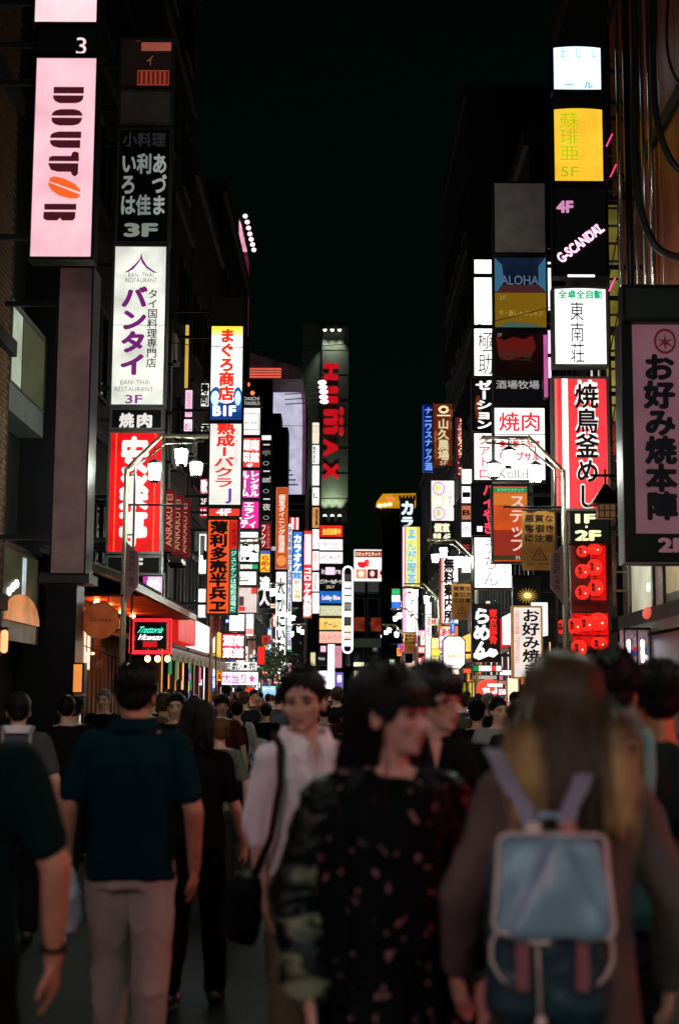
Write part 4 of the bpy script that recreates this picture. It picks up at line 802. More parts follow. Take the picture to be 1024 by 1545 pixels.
# bright things facing us in the distance, at street level
def stand(px0, py0, px1, py1, Y, rgb, s, label, texts=(), shapes=()):
    sign(px0, py0, px1, py1, Y, rgb, s, label, texts, shapes, brackets=False, depth=.12, name='shop_sign', fw=.02)
stand(331, 1035, 349, 1062, 34, (150, 24, 40), .8, 'dark red banner with white characters above the far heads', [('湖南', 'v', 332, 1037, 340, 1060, WH, .03), ('中華料理', 'v', 342, 1037, 347, 1060, WH, .0)])
stand(334, 998, 388, 1012, 41, (255, 250, 248), 2.4, 'upper white game sign full of black cartoon shapes', [('遊戯♪★館', 'h', 338, 999, 386, 1011, K, .03)])
stand(334, 1013, 390, 1034, 41.2, (255, 236, 244), 2.0, 'lower white game sign with pink and black shapes', [('大当り★', 'h', 336, 1015, 386, 1032, (160, 70, 130), .03)])
stand(372, 1036, 384, 1058, 40, (230, 50, 30), 1.2, 'small vivid red poster board over the far crowd')
stand(394, 1034, 417, 1054, 42, (140, 190, 220), 1.2, 'pale blue poster over the crowd left of the white-shirted man', [('セール', 'h', 396, 1036, 414, 1042, WH, .02)])
stand(334, 1068, 372, 1080, 36, (255, 240, 235), 1.8, 'low white lit counter front behind the far pedestrians')
stand(400, 1000, 440, 1018, 58, (250, 210, 220), 1.4, 'pinkish lit sign under the crab restaurant column', [('焼肉酒場', 'h', 404, 1004, 436, 1014, (190, 40, 60), .03)])
stand(476, 1012, 505, 1040, 86, (255, 248, 255), 2.6, 'big white glowing panel at the end of the street', [('大劇場', 'h', 480, 1016, 500, 1024, (200, 180, 230), .02)])
stand(506, 1014, 518, 1040, 87, (120, 100, 190), 1.1, 'violet banner right of the white glowing panel', [('祭', 'h', 508, 1018, 516, 1030, WH, .04)])
stand(455, 1015, 475, 1032, 84, (200, 200, 240), 1.3, 'pale violet striped panel left of the white glowing panel', [('劇場通り', 'h', 457, 1018, 473, 1024, (70, 50, 140), .02)])
stand(494, 972, 505, 1012, 83, (255, 240, 250), 2.4, 'glaring vertical white tube sign below the salmon sign')
stand(478, 985, 493, 1004, 84, (16, 14, 20), .7, 'black screen with a white mark at the street end', [('TOHO', 'h', 480, 992, 490, 996, WH, .02)])
stand(468, 984, 476, 1005, 83, (226, 220, 160), 1.0, 'pale yellow panel beside the black screen')
stand(533, 999, 550, 1006, 100, (255, 236, 200), 1.5, 'thin pale lit strip over the heads at the street end')
stand(712, 1003, 757, 1014, 30, (246, 246, 240), 1.2, 'italian tricolour strip below the ramen sign', shapes=[('rect', 713, 1004, 722, 1013.5, (20, 130, 60)), ('rect', 741, 1004, 748, 1013.5, (220, 50, 50))])
stand(752, 1010, 776, 1020, 31, (240, 240, 250), 1.5, 'small white lit name board beside the tricolour')
stand(672, 1017, 692, 1030, 33, (130, 54, 20), .7, 'brown box sign with a white flame mark', [('ん', 'h', 677, 1020, 686, 1028, (240, 180, 130), .03)])
stand(698, 1008, 711, 1016, 34, (236, 90, 50), 1.0, 'little orange sign near the octagonal lightbox')
stand(693, 1030, 702, 1044, 33, (200, 190, 60), 1.0, 'tiny yellow-green sign over the glasses man')
stand(706, 1028, 716, 1056, 33.5, (120, 100, 30), .8, 'dark yellow sign with little bright letters', [('居酒屋', 'v', 707, 1030, 715, 1054, (250, 220, 90), .03)])
stand(750, 1038, 775, 1050, 29, (246, 220, 224), 1.3, 'pinkish white board with a red ring', shapes=[('ring', 754, 1040, 764, 1049, (220, 50, 70))])
stand(750, 1026, 766, 1034, 29.3, (180, 130, 120), .8, 'small dull pink board')
stand(751, 1053, 770, 1066, 29.3, (240, 140, 130), 1.0, 'salmon board with fine print', [('お一人様歓迎', 'h', 753, 1057, 768, 1061, (150, 40, 40), 0)])
stand(713, 1061, 729, 1081, 27, (150, 146, 160), .8, 'left half of the grey notice board pair', [('営業時間', 'h', 716, 1065, 727, 1068, (90, 90, 100), 0)])
stand(730, 1061, 746, 1081, 27, (176, 150, 146), .8, 'right half of the grey notice board pair', [('お知らせ', 'h', 732, 1065, 744, 1068, (90, 90, 100), 0)])
stand(676, 1062, 710, 1098, 29, (255, 250, 250), 1.6, 'white meat shop panel with red kanji', [('肉', 'h', 691, 1078, 702, 1094, (214, 40, 60), .04), ('焼', 'h', 679, 1074, 690, 1086, (230, 110, 120), .04)], [('oval', 704, 1062, 709, 1068, (250, 150, 150))])
stand(750, 1068, 772, 1076, 28.5, (60, 40, 10), .8, 'dark sign with glowing yellow letters', [('お好み焼', 'h', 752, 1069, 771, 1075, (255, 220, 80), .04)])
p = at(737, 1042, 29.5); q = empty('round_lantern', tuple(p), 'big round red and white paper lantern sign over the right crowd', 'lantern')
MB().ell((0, 0, 0), (.26, .22, .24), 20, 12).build('shade', glow((240, 70, 50), 1.2, .1), q, True); t = MB(); put_text(t, 'ちよ', 'h', -.16, -.06, .2, .06, -.24, .05); t.build('lettering', glow((255, 240, 240), 2), q); MB().box(-.05, .25, -.235, -.21, .08, .14).build('white_band', glow((255, 235, 230), 1.6), q)
# ================================================================== red lantern shop
Y = 20.1
a, b, c, d = box_at(861, 822, 918, 995, Y+.35)
e = empty('lantern_rack', ((a+b)/2, Y+.35, c), 'red lit backing frame behind the round paper lanterns', 'rack'); W = b-a; H = d-c
MB().box(-W/2, W/2, 0, .1, 0, H).build('back_board', mat('dark_red_board', (90, 14, 12), .5), e)
MB().box(W*.02, W*.42, -.03, -.002, H*.5, H*.99).build('red_panel', glow((226, 22, 16), .8, .35), e)
MB().box(-W*.48, W*.46, -.03, -.002, H*.1, H*.4).build('red_panel', glow((226, 22, 16), .75, .35), e)
q = MB()
for k in range(5): q.box(-W*.5+.012, W*.46-.012, -.05, -.031, H*(.1+.1*k), H*(.1+.1*k)+.02)
q.build('slat', DARK, e)
LRED = glow((250, 42, 32), .95, .2)
for k, (px, py, rx, rz, pos) in enumerate(((878, 832, 9, 9, 'top left'), (896, 829, 12, 9, 'top right'), (878, 862, 11, 11, 'second row left'), (896, 856, 12, 13, 'second row right'), (878, 894, 11, 11, 'third row left'), (898, 887, 12, 13, 'third row right'), (848, 946, 10, 11, 'fourth row far left'), (866, 944, 12, 12, 'fourth row left'), (884, 941, 12, 12, 'fourth row middle'), (902, 938, 14, 14, 'fourth row right'), (873, 978, 12, 13, 'bottom left'), (903, 971, 13, 10, 'bottom right'))):
    yy = Y-(.12 if 'left' in pos else 0)
    p = at(px, py, yy); r1, r2 = rx/FPX*Y, rz/FPX*Y
    e = empty('paper_lantern', tuple(p), 'round red paper lantern, '+pos+' on the lantern shop rack', 'lantern', 'red paper lanterns')
    m = MB(); rs = []
    for i in range(19):
        a_ = R(-80+160*i/18); f = 1 if i % 2 else .965
        rs.append([(r1*f*math.cos(a_)*math.cos(t*math.pi/10), r1*f*math.cos(a_)*math.sin(t*math.pi/10), r2*math.sin(a_)) for t in range(20)])
    m.rings(rs); m.build('shade', LRED, e)
    for z in (r2*.98, -r2*1.08): MB().rings([[(r1*.34*math.cos(R(t)), r1*.34*math.sin(R(t)), z+h_) for t in range(0, 360, 30)] for h_ in (0, r2*.1)]).build('rim', BLACK, e)
    if k not in (1, 9): 
        t = MB(); put_text(t, '焼鳥'[k % 2]+'酒', 'v', -r1*.75, -r2*.5, -r1*.25, r2*.5, -r1*.97, .04); t.build('lettering', mat('print', (30, 6, 8), .6), e)
    MB().ell((r1*.25, -r1*.98, -r2*.2), (r1*.12, .01, r2*.12), 8, 6).build('bulb_spot', glow((255, 200, 160), 1.8), e)
    MB().tube([(0, 0, r2), (0, 0, r2+.14)], .005, 4).build('cord', BLACK, e)
# hanging roofed lantern
p = at(913, 770, 17.6)
e = empty('roofed_lantern', tuple(p), 'dark house-shaped lantern with a pointed roof hanging on an iron arm', 'lantern')
MB().rings([[(sx*w_, sy*w_, z) for sx, sy in ((-1, -1), (1, -1), (1, 1), (-1, 1))] for z, w_ in ((.07, .19), (.09, .185), (.22, .09), (.33, .02))]).build('roof', BLACK, e)
MB().box(-.10, .10, -.10, .10, -.10, .065).build('lamp_glass', glow((120, 84, 58), .5, .2), e)
t = MB()
for x in (-.105, -.035, .035, .105): t.box(x-.006, x+.006, -.112, -.102, -.10, .07)
for z in (-.11, -.02, .065): t.box(-.115, .115, -.114, -.103, z, z+.012)
t.build('lattice', BLACK, e)
MB().tube([(0, 0, .33), (0, 0, .52)], .012).tube([(-.18, 0, .44), (.35, 0, .44)], .018).tube([(.05, 0, .44), (.32, 0, .18)], .01).build('iron_arm', BLACK, e)
# ladder frame, pipes and cables on the right
e = empty('sign_ladder_frame', (at(930, 500, 20.3).x, 20.3, 0), 'rusty ladder-like steel frame right of the tall lightbox column', 'frame')
rust = mat('rusty_steel', (112, 96, 74), .6, .3, var=.4, scale=9, bump=.3)
for x in (-.11, .11): MB().box(x-.018, x+.018, 0, .04, 2.9, 10.2).build('rail', rust, e)
for k in range(26): MB().box(-.095, .095, .005, .035, 3.1+k*.27, 3.13+k*.27).build('rung', rust, e)
for k in range(6): MB().tube([(-.1, .06, 3.3+k*1.1), (.1, .06, 4.2+k*1.1)], .01, 5).build('brace', rust, e)
for k, (px, py, h_, c) in enumerate(((918, 212, 20, (255, 60, 140)), (924, 258, 22, (250, 60, 110)), (922, 430, 22, (255, 80, 160)))):
    p = at(px, py, 19.8); q = empty('neon_streak', tuple(p), ('upper', 'middle', 'lower')[k]+' slanted pink neon tube on the ladder frame', 'neon tube')
    MB().tube([(-.04, 0, -.09), (.05, 0, .1)], .011, 6).build('tube', glow(c, 1.4), q); MB().tube([(0, 0, 0), (0, .5, 0)], .006, 5).build('clip', DARK, q)
for k, (px, c, a, b) in enumerate(((925, (150, 140, 60), 300, 500), (925, (150, 60, 50), 620, 690), (922, (200, 190, 90), 500, 640))):
    q = at(px, (a+b)/2, 21.4); e2 = empty('strip_sign', tuple(q), ('dim olive', 'dim red and white', 'yellow-green')[k]+' strip sign seen behind the ladder frame', 'sign')
    hh = (b-a)/FPX*21.4/2; MB().box(-.09, .09, .03, .1, -hh, hh).build('housing', DARK, e2); MB().box(-.07, .07, 0, .028, -hh+.03, hh-.03).build('light_panel', glow(c, .4, .6), e2)
chrome = mat('shiny_pipe', (190, 190, 188), .22, .95, var=.15)
pipes = empty('pipe_bundle', (4.0, 18.9, 5.5), 'bundle of shiny vertical pipes beside the yellow lightbox', 'pipes')
for px, py0, py1, r_, Yp in ((928, -30, 432, .028, 18.9), (941, -30, 640, .05, 18.5), (952, -30, 430, .02, 18.9), (964, -30, 430, .03, 19.0), (975, -30, 430, .035, 19.1), (992, -30, 430, .03, 18.8), (1003, -30, 428, .045, 18.9)):
    p0, p1 = at(px, py0, Yp), at(px, py1, Yp); p1.x = p0.x
    MB().tube([p0-Vector((4, 18.9, 5.5)), p1-Vector((4, 18.9, 5.5))], r_, 12).build('pipe', chrome if r_ < .05 else mat('black_pipe', (26, 26, 28), .35, .4), pipes, True)
cab = mat('cable_rubber', (30, 34, 30), .45)
def cable(pts, Y, r, lab):
    P_ = [at(px, py, Y) for px, py in pts]; e = empty('cable', tuple(P_[0]), lab, 'cable')
    # smooth the run
    out = []
    for i in range(len(P_)-1):
        a_, b_ = P_[max(i-1, 0)], P_[min(i+2, len(P_)-1)]
        for t in np.linspace(0, 1, 7)[:-1]:
            p1_, p2_ = P_[i], P_[i+1]; m1, m2 = (p2_-a_)/2, (b_-p1_)/2
            out.append((2*t**3-3*t*t+1)*p1_+(t**3-2*t*t+t)*m1+(-2*t**3+3*t*t)*p2_+(t**3-t*t)*m2)
    out.append(P_[-1]); MB().tube([q_-P_[0] for q_ in out], r, 10).build('run', cab, e, True)
cable([(957, -20), (957, 120), (957, 230), (963, 300), (975, 345), (995, 378), (1040, 392)], 17.6, .05, 'thick dark cable looping down from the top right and away')
cable([(985, -20), (985, 120), (990, 180), (1003, 225), (1022, 255), (1050, 262)], 17.4, .045, 'second thick cable curving out at the right edge')
cable([(1008, -20), (1005, 60), (1015, 110), (1045, 150)], 17.4, .02, 'thin cable in the top right corner')
# boards on the right clad building
cb = [o for o in COL.objects if o.get('label', '').startswith('brown clad')][0]
brd = MB().box(-.03, .005, -.118, .118, 0, 9.0).mesh('board'); brd.materials.append(mat('brown_board', (168, 84, 40), .55, var=.35, scale=1.2, bump=.3))
for k in range(22):
    o = bpy.data.objects.new('cladding_board', brd); COL.objects.link(o); o.parent = cb; o.location = (4.34-cb.location.x+random.uniform(0, .008), 17.0-15+k*.245, 4.6)
f = MB(); X = 4.34-cb.location.x
for ya, yb in ((3.0, 3.06), (4.1, 4.2), (4.75, 4.85), (6.4, 6.5)): f.box(X-.06, X+.01, ya, yb, 2.715, 4.2)
f.box(X-.06, X+.01, 3.0, 6.5, 4.19, 4.3)
f.box(X-.08, X+.01, 2.2, 7.1, 2.5, 2.71)
f = f.build('window', DARK, cb)
MB().box(X-.02, X-.005, 3.06, 4.1, 2.98, 4.2).build('pane', glow((176, 160, 120), .55, .3), f)
MB().box(X-.02, X-.005, 4.2, 4.75, 2.72, 4.2).build('pane', glow((120, 96, 92), .4, .2), f)
MB().box(X-.02, X-.005, 4.85, 6.4, 2.72, 4.2).build('pane', glow((196, 192, 164), .62, .25), f)
MB().box(X-.03, X-.02, 3.06, 4.1, 2.72, 2.98).build('pane', glow((52, 62, 50), .4), f)
MB().ell((X-.05, 5.1, 3.15), (.02, .05, .06), 8, 6).build('lamp', glow((255, 250, 200), 3), f)
MB().ell((X-.08, 5.0, 2.78), (.05, .3, .09), 12, 6).build('red_lamp', glow((230, 90, 70), .9), f)
MB().box(X-.10, X+.01, 2.0, 7.1, .1, 2.45).build('lower_wall', mat('dark_tile', (22, 18, 20), .4), cb)
a, b, c, d = box_at(940, 950, 981, 1004, 19.7)
e = empty('display_case', ((a+b)/2, 19.7, c), 'small glass display case with two bright white tubes at the right', 'display case'); W = b-a; H = d-c
MB().box(-W/2, W/2, .2, .25, 0, H).build('back', mat('case_back', (150, 120, 130), .5, emit=.35, var=.6, scale=14), e)
fr = MB()
for x in (-W/2, 0-.01, W/2-.02): fr.box(x, x+.02, -.02, 0, 0, H)
fr.box(-W/2, W/2, -.02, .2, H, H+.03).box(-W/2, W/2, -.02, .2, -.03, 0); fr.build('case_frame', DARK, e)
for x in (-W*.27, W*.24): MB().cap((x, .08, .06), .022, (x, .08, H*.68), .022).build('tube_light', glow((255, 250, 255), 5), e)
for k in range(9): MB().ell((random.uniform(-W*.4, W*.4), .1, random.uniform(.05, H*.5)), (.03, .03, .04), 8, 6).build('dish', glow(random.choice(GOODS), .8), e)
# balconies, pipes and boxes that fill the gap walls
def ac_unit(x, y, z, s, lab):
    e = empty('air_conditioner', (x, y, z), lab, 'air conditioner')
    MB().box(-.15, .15, -.4, .4, 0, .55).build('case', mat('ac_paint', (150, 148, 140), .6, bump=.2), e)
    MB().tube([(-.155*s, .14*math.cos(R(a))+.1, .27+.2*math.sin(R(a))) for a in range(0, 361, 30)], .012, 5).build('fan_ring', DARK, e)
    MB().box(-.17, .17, -.35, -.3, -.06, -.001).box(-.17, .17, .3, .35, -.06, -.001).build('bracket', DARK, e)
for k, (y, z) in enumerate(((28.6, 6.2), (28.8, 8.4), (30.6, 4.4), (32.4, 7.1), (36, 5.2))): ac_unit(-3.62, y, z, -1, 'grey air conditioner on the left wall, '+('lowest', 'upper', 'near the orange sign', 'above the magenta signs', 'over the red Chinese sign')[k])
dp = empty('drain_pipes', (-3.72, 28.2, 0), 'pair of grey vertical drain pipes left of the orange sign', 'pipes')
for x in (0, .16): MB().tube([(x, 0, 2.8), (x, 0, 12)], .06, 8).build('pipe', METAL, dp, True)
q = MB()
for k in range(9): q.box(-.08, .24, -.08, -.05, 3.2+k*1, 3.26+k*1)
q.build('pipe_clip', DARK, dp)
# glass-tip banner rows high left and pink LED tower with round lamps
ORD2 = ['topmost', 'second', 'third', 'fourth', 'fifth', 'sixth', 'lowest']
Y = 60; pts = [(370, 326), (373, 335), (375, 344), (377, 353), (379, 361), (381, 369), (383, 377)]
for k, (px, py) in enumerate(pts):
    p = at(px, py, Y-.3); e = empty('round_lamp', tuple(p), ORD2[k]+' round pinkish lamp from the top of the slanting row', 'lamp', 'slanting row of round lamps')
    MB().ell((0, 0, 0), (.10, .08, .09), 12, 8).build('bulb', glow((255, 214, 222), 3), e); MB().tube([(-.02, 0, 0), (-.30, .2, -.02)], .018, 5).build('arm', DARK, e)
tl, tr, br, bl = at(360, 330, Y), at(363, 345, Y), at(376, 510, Y), at(360, 500, Y)
e = empty('tilted_billboard', tuple(bl), 'slanted pink-lit billboard high on the left behind the tuna sign', 'billboard')
quad = [(q_-bl) for q_ in (bl, at(374, 505, Y), at(375, 392, Y), at(363, 332, Y), at(360, 330, Y))]
MB().plate([(q_.x, q_.z) for q_ in quad], 0, .4).build('face_board', glow((120, 44, 64), .55, .7), e)
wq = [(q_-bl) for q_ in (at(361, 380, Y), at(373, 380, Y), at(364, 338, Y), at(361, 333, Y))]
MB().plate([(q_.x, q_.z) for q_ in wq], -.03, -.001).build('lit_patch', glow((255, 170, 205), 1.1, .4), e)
MB().box(-.1, .45, .42, .8, -16, 0).build('mast', DARK, e)
# roof-top sheds between the billboard and the lavender facade
e = empty('roof_structure', (-4.0, 66, 13), 'steel roof structure with red lit bars behind the notice panel', 'roof structure')
a = at(370, 530, 66); b = at(456, 572, 66); bb = at(411, 572, 66)
MB().add([(a.x+4, 0, a.z-13), (b.x+4, 0, at(456, 556, 66).z-13), (b.x+4, 0, b.z-13), (a.x+4, 0, b.z-13), (a.x+4, 3, a.z-13), (b.x+4, 3, at(456, 556, 66).z-13), (b.x+4, 3, b.z-13), (a.x+4, 3, b.z-13)], [(3, 2, 1, 0), (4, 5, 6, 7), (0, 1, 5, 4), (1, 2, 6, 5), (2, 3, 7, 6), (3, 0, 4, 7)]).build('shed', mat('shed_sheet', (90, 66, 72), .5, .2, emit=.08, var=.7, scale=2.2), e)  # sheet given a faint glow of its own
for k in range(4): MB().box(a.x+4.1, b.x+3.0, -.1, -.02, at(400, 558+k*4, 66).z-13, at(400, 556+k*4, 66).z-13).build('lit_bar', glow((255, 110, 90), .8), e)
MB().box(a.x+4, bb.x+4, -.05, .6, b.z-13-6, b.z-13-.02).build('base', mat('facade_render', (14, 15, 15), .8), e)
for k, (px, py) in enumerate(((374, 580), (381, 593))):
    p = at(px, py, 58); q = empty('red_lamp', tuple(p), ('upper', 'lower')[k]+' small red-orange aircraft lamp above the black name board', 'lamp'); MB().ell((0, 0, 0), (.09, .09, .09), 10, 6).build('bulb', glow((255, 90, 60), 3), q); MB().tube([(0, 0, -.05), (0, .1, -.9)], .03, 5).build('post', DARK, q)
# antennas against the lavender facade
e = empty('antenna_mast', tuple(at(428, 740, 72)), 'black aerial mast with short arms in front of the lavender facade', 'antenna')
MB().tube([(0, 0, -1), (0, 0, 1.6)], .035, 5).build('mast', BLACK, e)
for k in range(5): MB().tube([(-.45+.12*k, 0, 1.3-k*.25), (.25+.12*k, 0, 1.3-k*.25)], .035, 5).build('aerial_arm', BLACK, e)
e = empty('stepped_roof', tuple(at(430, 770, 70)), 'black stepped rooftop silhouette under the lavender facade', 'roof structure')
MB().box(-.75, .1, 0, 2, -1.6, 4.2).box(-.75, -.25, 0, 2, 4.21, 4.9).box(.11, 1.0, 0, 2, -1.6, .8).build('shell', BLACK, e)
MB().box(.15, .95, -.05, -.002, .3, .34).box(.15, .95, -.05, -.002, -.02, .02).build('handrail', METAL, e)
# small street tree
p = at(412, 1000, 47)
e = empty('street_tree', (p.x, 47, .1), 'small leafy street tree among the far left shops', 'tree')
MB().tube([(0, 0, 0), (.05, 0, 1.2), (-.02, 0, 2.2)], [.07, .05, .03], 7).build('trunk', mat('bark', (70, 55, 42), .9), e, True)
q = MB(); rt = random.Random(5)
for k in range(520):
    c = Vector((rt.gauss(0, .38), rt.gauss(0, .38), 2.5+rt.gauss(0, .3))); d = Vector((rt.uniform(-1, 1), rt.uniform(-1, 1), rt.uniform(-1, 1))).normalized(); u = d.orthogonal().normalized()*.05; v_ = d.cross(u).normalized()*.09
    q.add([c-v_, c+u, c+v_, c-u], [(0, 1, 2, 3)])
q.build('crown', mat('leaf', (44, 74, 34), .6, var=.4), e)
# overhead wires
for k, (a_, b_, z) in enumerate((((-4.3, 27), (4.2, 24), 8.5), ((-3.8, 40), (3.9, 37), 9.5))):
    n = 14; e = empty('overhead_wire', (a_[0], a_[1], z), ('near', 'far')[k]+' thin overhead wire crossing the dark sky', 'wire')
    MB().tube([((b_[0]-a_[0])*t, (b_[1]-a_[1])*t, -.5*4*t*(1-t)) for t in np.linspace(0, 1, n)], .007, 5).build('strand', BLACK, e)
# ================================================================== unseen signs and shopfronts added beside and behind the camera to light the walkers
def fill_sign(X_, Y_, z0, W, H, rgb, s, txt, lab, ang=180):
    e = empty('lightbox_sign', (X_, Y_, z0), lab, 'sign', None, R(ang if ang == 180 else -ang))
    MB().box(-W/2, W/2, .012, .2, 0, H).build('housing', DARK, e); MB().box(-W/2+.04, W/2-.04, 0, .01, .04, H-.04).build('light_panel', glow(rgb, s), e)
    t = MB(); put_text(t, txt, 'v', -W*.3, .1*H, W*.3, .9*H, -.004, .04); t.build('lettering', glow((60, 20, 30), .6), e)
fill_sign(-3.4, -2.2, 3.0, .9, 2.6, (255, 200, 220), 24.0, '喫茶室', 'pink cafe lightbox added as fill light, unseen behind the camera on the left')
fill_sign(3.5, -3.0, 3.4, .8, 2.2, (225, 250, 245), 17.0, '焼鳥屋', 'greenish white lightbox added as fill light, unseen behind the camera on the right')
fill_sign(4.1, 4.2, 1.5, 1.0, 1.7, (255, 60, 70), 16.0, '焼肉酒場', 'red lightbox added as fill light, unseen on the wall right of the camera', 90)  # added for the red light on the centre woman's face
shopfront(-1, -4.25, -6, 1.5, 'lit cafe front added for its light, unseen behind the camera on the left', 0, .22, seed=91)
shopfront(1, 4.25, -7, 0.5, 'lit bar front added for its light, unseen behind the camera on the right', 0, .22, seed=92)
# dim restaurant fronts beyond the round sign
e = empty('shopfront', (-4.2, 20.7, .1), 'dim brown open-front bar under the tiled eave with glowing orange shelves', 'shop')
MB().box(-.05, .0, 0, 6.8, 0, 2.9).build('back_wall', mat('tan_wall', (150, 116, 70), .7, var=.3), e)
for k in range(3):
    MB().box(.0, .03, .15+k*.75, .65+k*.75, 1.35, 1.62).build('shelf_panel', glow((150, 62, 34), .5, .6), e)
    MB().box(.0, .06, .12+k*.75, .68+k*.75, 1.26, 1.30).build('shelf_light', glow((255, 140, 80), 1.6), e)
for k in range(9): MB().box(.02, .06, 2.6+k*.4, 2.68+k*.4, .1, 2.2).build('curtain_slat', mat('slat_wood', (120, 84, 46), .6), e)
t = MB(); put_text(t, 'イタリア', 'h', -.0, 0, .6, .14, 0, .03); o = t.build('lettering', mat('print', (200, 180, 150), .5), e); o.rotation_euler = (0, 0, R(90)); o.location = (.07, 3.2, 1.95)
MB().box(.02, .08, 2.3, 2.5, 1.9, 2.7).build('white_lamp_panel', glow((255, 220, 190), 1.4), e)
# more blazing fronts far down the street
stand(352, 1056, 372, 1068, 44, (255, 250, 245), 2.4, 'white lit entrance panel behind the far left pedestrians')
stand(440, 1022, 452, 1040, 66, (255, 200, 190), 1.6, 'pink lit panel between the tree and the violet stripes', [('酒', 'h', 442, 1026, 450, 1036, (200, 40, 50), .03)])
stand(455, 1034, 474, 1050, 80, (255, 246, 250), 2.4, 'white lit box just above the distant heads')
stand(420, 1012, 434, 1032, 60, (255, 250, 240), 2.2, 'square white lit box under the crab column')
stand(610, 1000, 640, 1030, 66, (255, 210, 190), 1.3, 'dim orange-white lit front left of the narrow white strip')
stand(644, 1018, 664, 1046, 48, (255, 236, 226), 1.8, 'white lit front behind the man in glasses')
stand(764, 1022, 782, 1060, 27.5, (255, 226, 190), 1.2, 'warm lit vertical panel at the foot of the teppanyaki sign')
stand(714, 1018, 750, 1026, 31.5, (200, 200, 190), .9, 'grey-white fascia board under the tricolour strip', [('ピザ・パスタ', 'h', 718, 1020, 746, 1024, (60, 90, 60), 0)])

# small lightboxes crowding the far street, above head height
rs_ = random.Random(4); CN = [('red', (226, 40, 40), (255, 240, 230)), ('pink', (240, 90, 160), (255, 245, 250)), ('white', (255, 248, 244), (30, 20, 30)), ('blue', (40, 100, 210), (240, 250, 255)), ('amber', (250, 170, 60), (90, 30, 20)), ('cream', (250, 236, 200), (190, 40, 50)), ('green', (30, 140, 80), (240, 255, 240))]
WORDS = ['居酒屋', 'カラオケ', '焼鳥', '寿司', '酒場', '喫茶', 'ラーメン', '個室', '宴会', 'バー', '薬局', '質屋', '麻雀', '花屋']
spots = []
for k in range(60):
    left = k % 2 == 0; Y = rs_.uniform(36, 84)
    X = rs_.uniform(-3.7, -2.5) if left else rs_.uniform(2.9, 3.7)
    spots.append((left, Y, 520+X*FPX/Y, rs_.uniform(905, 1036)))
cnt = {}
for k, (left, Y, px, py) in enumerate(spots):
    nm, c, tc_ = CN[rs_.randrange(7)]; wd = WORDS[rs_.randrange(14)]; tall = rs_.random() < .6
    w_, h_ = (rs_.uniform(5, 9), rs_.uniform(18, 40)) if tall else (rs_.uniform(9, 18), rs_.uniform(7, 13))
    if py+h_ > 1042: py = 1040-h_
    lab = 'small %s %s sign in the far %s row%s' % (nm, 'upright' if tall else 'wide', 'left' if left else 'right', ', higher up' if py < 960 else ', just over the heads' if py > 1005 else '')
    cnt[lab] = cnt.get(lab, 0)+1
    if cnt[lab] > 1: continue
    sign(px-w_/2, py, px+w_/2, py+h_, Y, c, 1.3, lab, [(wd, 'v' if tall else 'h', px-w_/2+1, py+2, px+w_/2-1, py+h_-2, tc_, .03)], brackets=False, depth=.15, group='small signs crowding the far street')

cnt = {}
INK = [('white', (255, 250, 245)), ('black', (20, 16, 20)), ('red', (200, 30, 40)), ('yellow', (250, 220, 90))]
for k in range(90):
    left = k % 3 == 0; Y = rs_.uniform(38, 78)
    X = rs_.uniform(-3.75, -2.9) if left else rs_.uniform(2.3, 3.75)
    px = 520+X*FPX/Y; py = rs_.uniform(955, 1034); w_, h_ = rs_.uniform(7, 17), rs_.uniform(7, 22)
    if py+h_ > 1044: py = 1042-h_
    nm, c, _ = CN[rs_.randrange(7)]; ik, ic = INK[rs_.randrange(4)]
    if nm == ik: continue
    lab = 'lit %s shop panel with %s writing in the far %s row' % (nm, ik, 'left' if left else 'right') + ('' if w_ > h_ else ', upright')
    cnt[lab] = cnt.get(lab, 0)+1
    if cnt[lab] > 1: continue
    sign(px-w_/2, py, px+w_/2, py+h_, Y, c, 1.5, lab, [(WORDS[rs_.randrange(14)], 'v' if h_ > w_ else 'h', px-w_/2+1, py+1.5, px+w_/2-1, py+h_-1.5, ic, .02)], brackets=False, depth=.12, name='wall_sign', group='shop panels in the far street')
stand(483, 974, 492, 984, 86.5, (240, 190, 205), 1.2, 'pink lit panel left of the glaring tube sign')
stand(505, 974, 516, 1008, 86.8, (225, 150, 165), .9, 'tall dull pink lit panel right of the glaring tube sign')
stand(552, 1001, 575, 1012, 102, (220, 225, 205), .9, 'greenish lit strip window at the street end')
stand(534, 1012, 560, 1030, 100, (255, 225, 190), 1.1, 'warm lit doorway at the street end behind the heads')
stand(576, 1014, 604, 1034, 96, (250, 200, 190), 1.2, 'pinkish lit front at the street end right of the doorway')
# ================================================================== people
def remeshed(mb, vox, it=4, fn=None, name='body'):
    me = mb.mesh('tmp'); o = bpy.data.objects.new('tmp', me); COL.objects.link(o)
    r = o.modifiers.new('r', 'REMESH'); r.mode = 'VOXEL'; r.voxel_size = vox; r.use_smooth_shade = True
    if it: sm = o.modifiers.new('s', 'SMOOTH'); sm.iterations = it; sm.factor = .5
    dg = bpy.context.evaluated_depsgraph_get()
    m2 = bpy.data.meshes.new_from_object(o.evaluated_get(dg)); m2.name = name
    bpy.data.objects.remove(o); bpy.data.meshes.remove(me)
    if fn:
        n = len(m2.vertices); co = np.empty(n*3, np.float32); m2.vertices.foreach_get('co', co); co = co.reshape(-1, 3)
        no = np.empty(n*3, np.float32); m2.vertex_normals.foreach_get('vector', no); no = no.reshape(-1, 3)
        co = fn(co.astype(float), no.astype(float)); m2.vertices.foreach_set('co', co.astype(np.float32).ravel()); m2.update()
    m2.polygons.foreach_set('use_smooth', [True]*len(m2.polygons))
    return m2
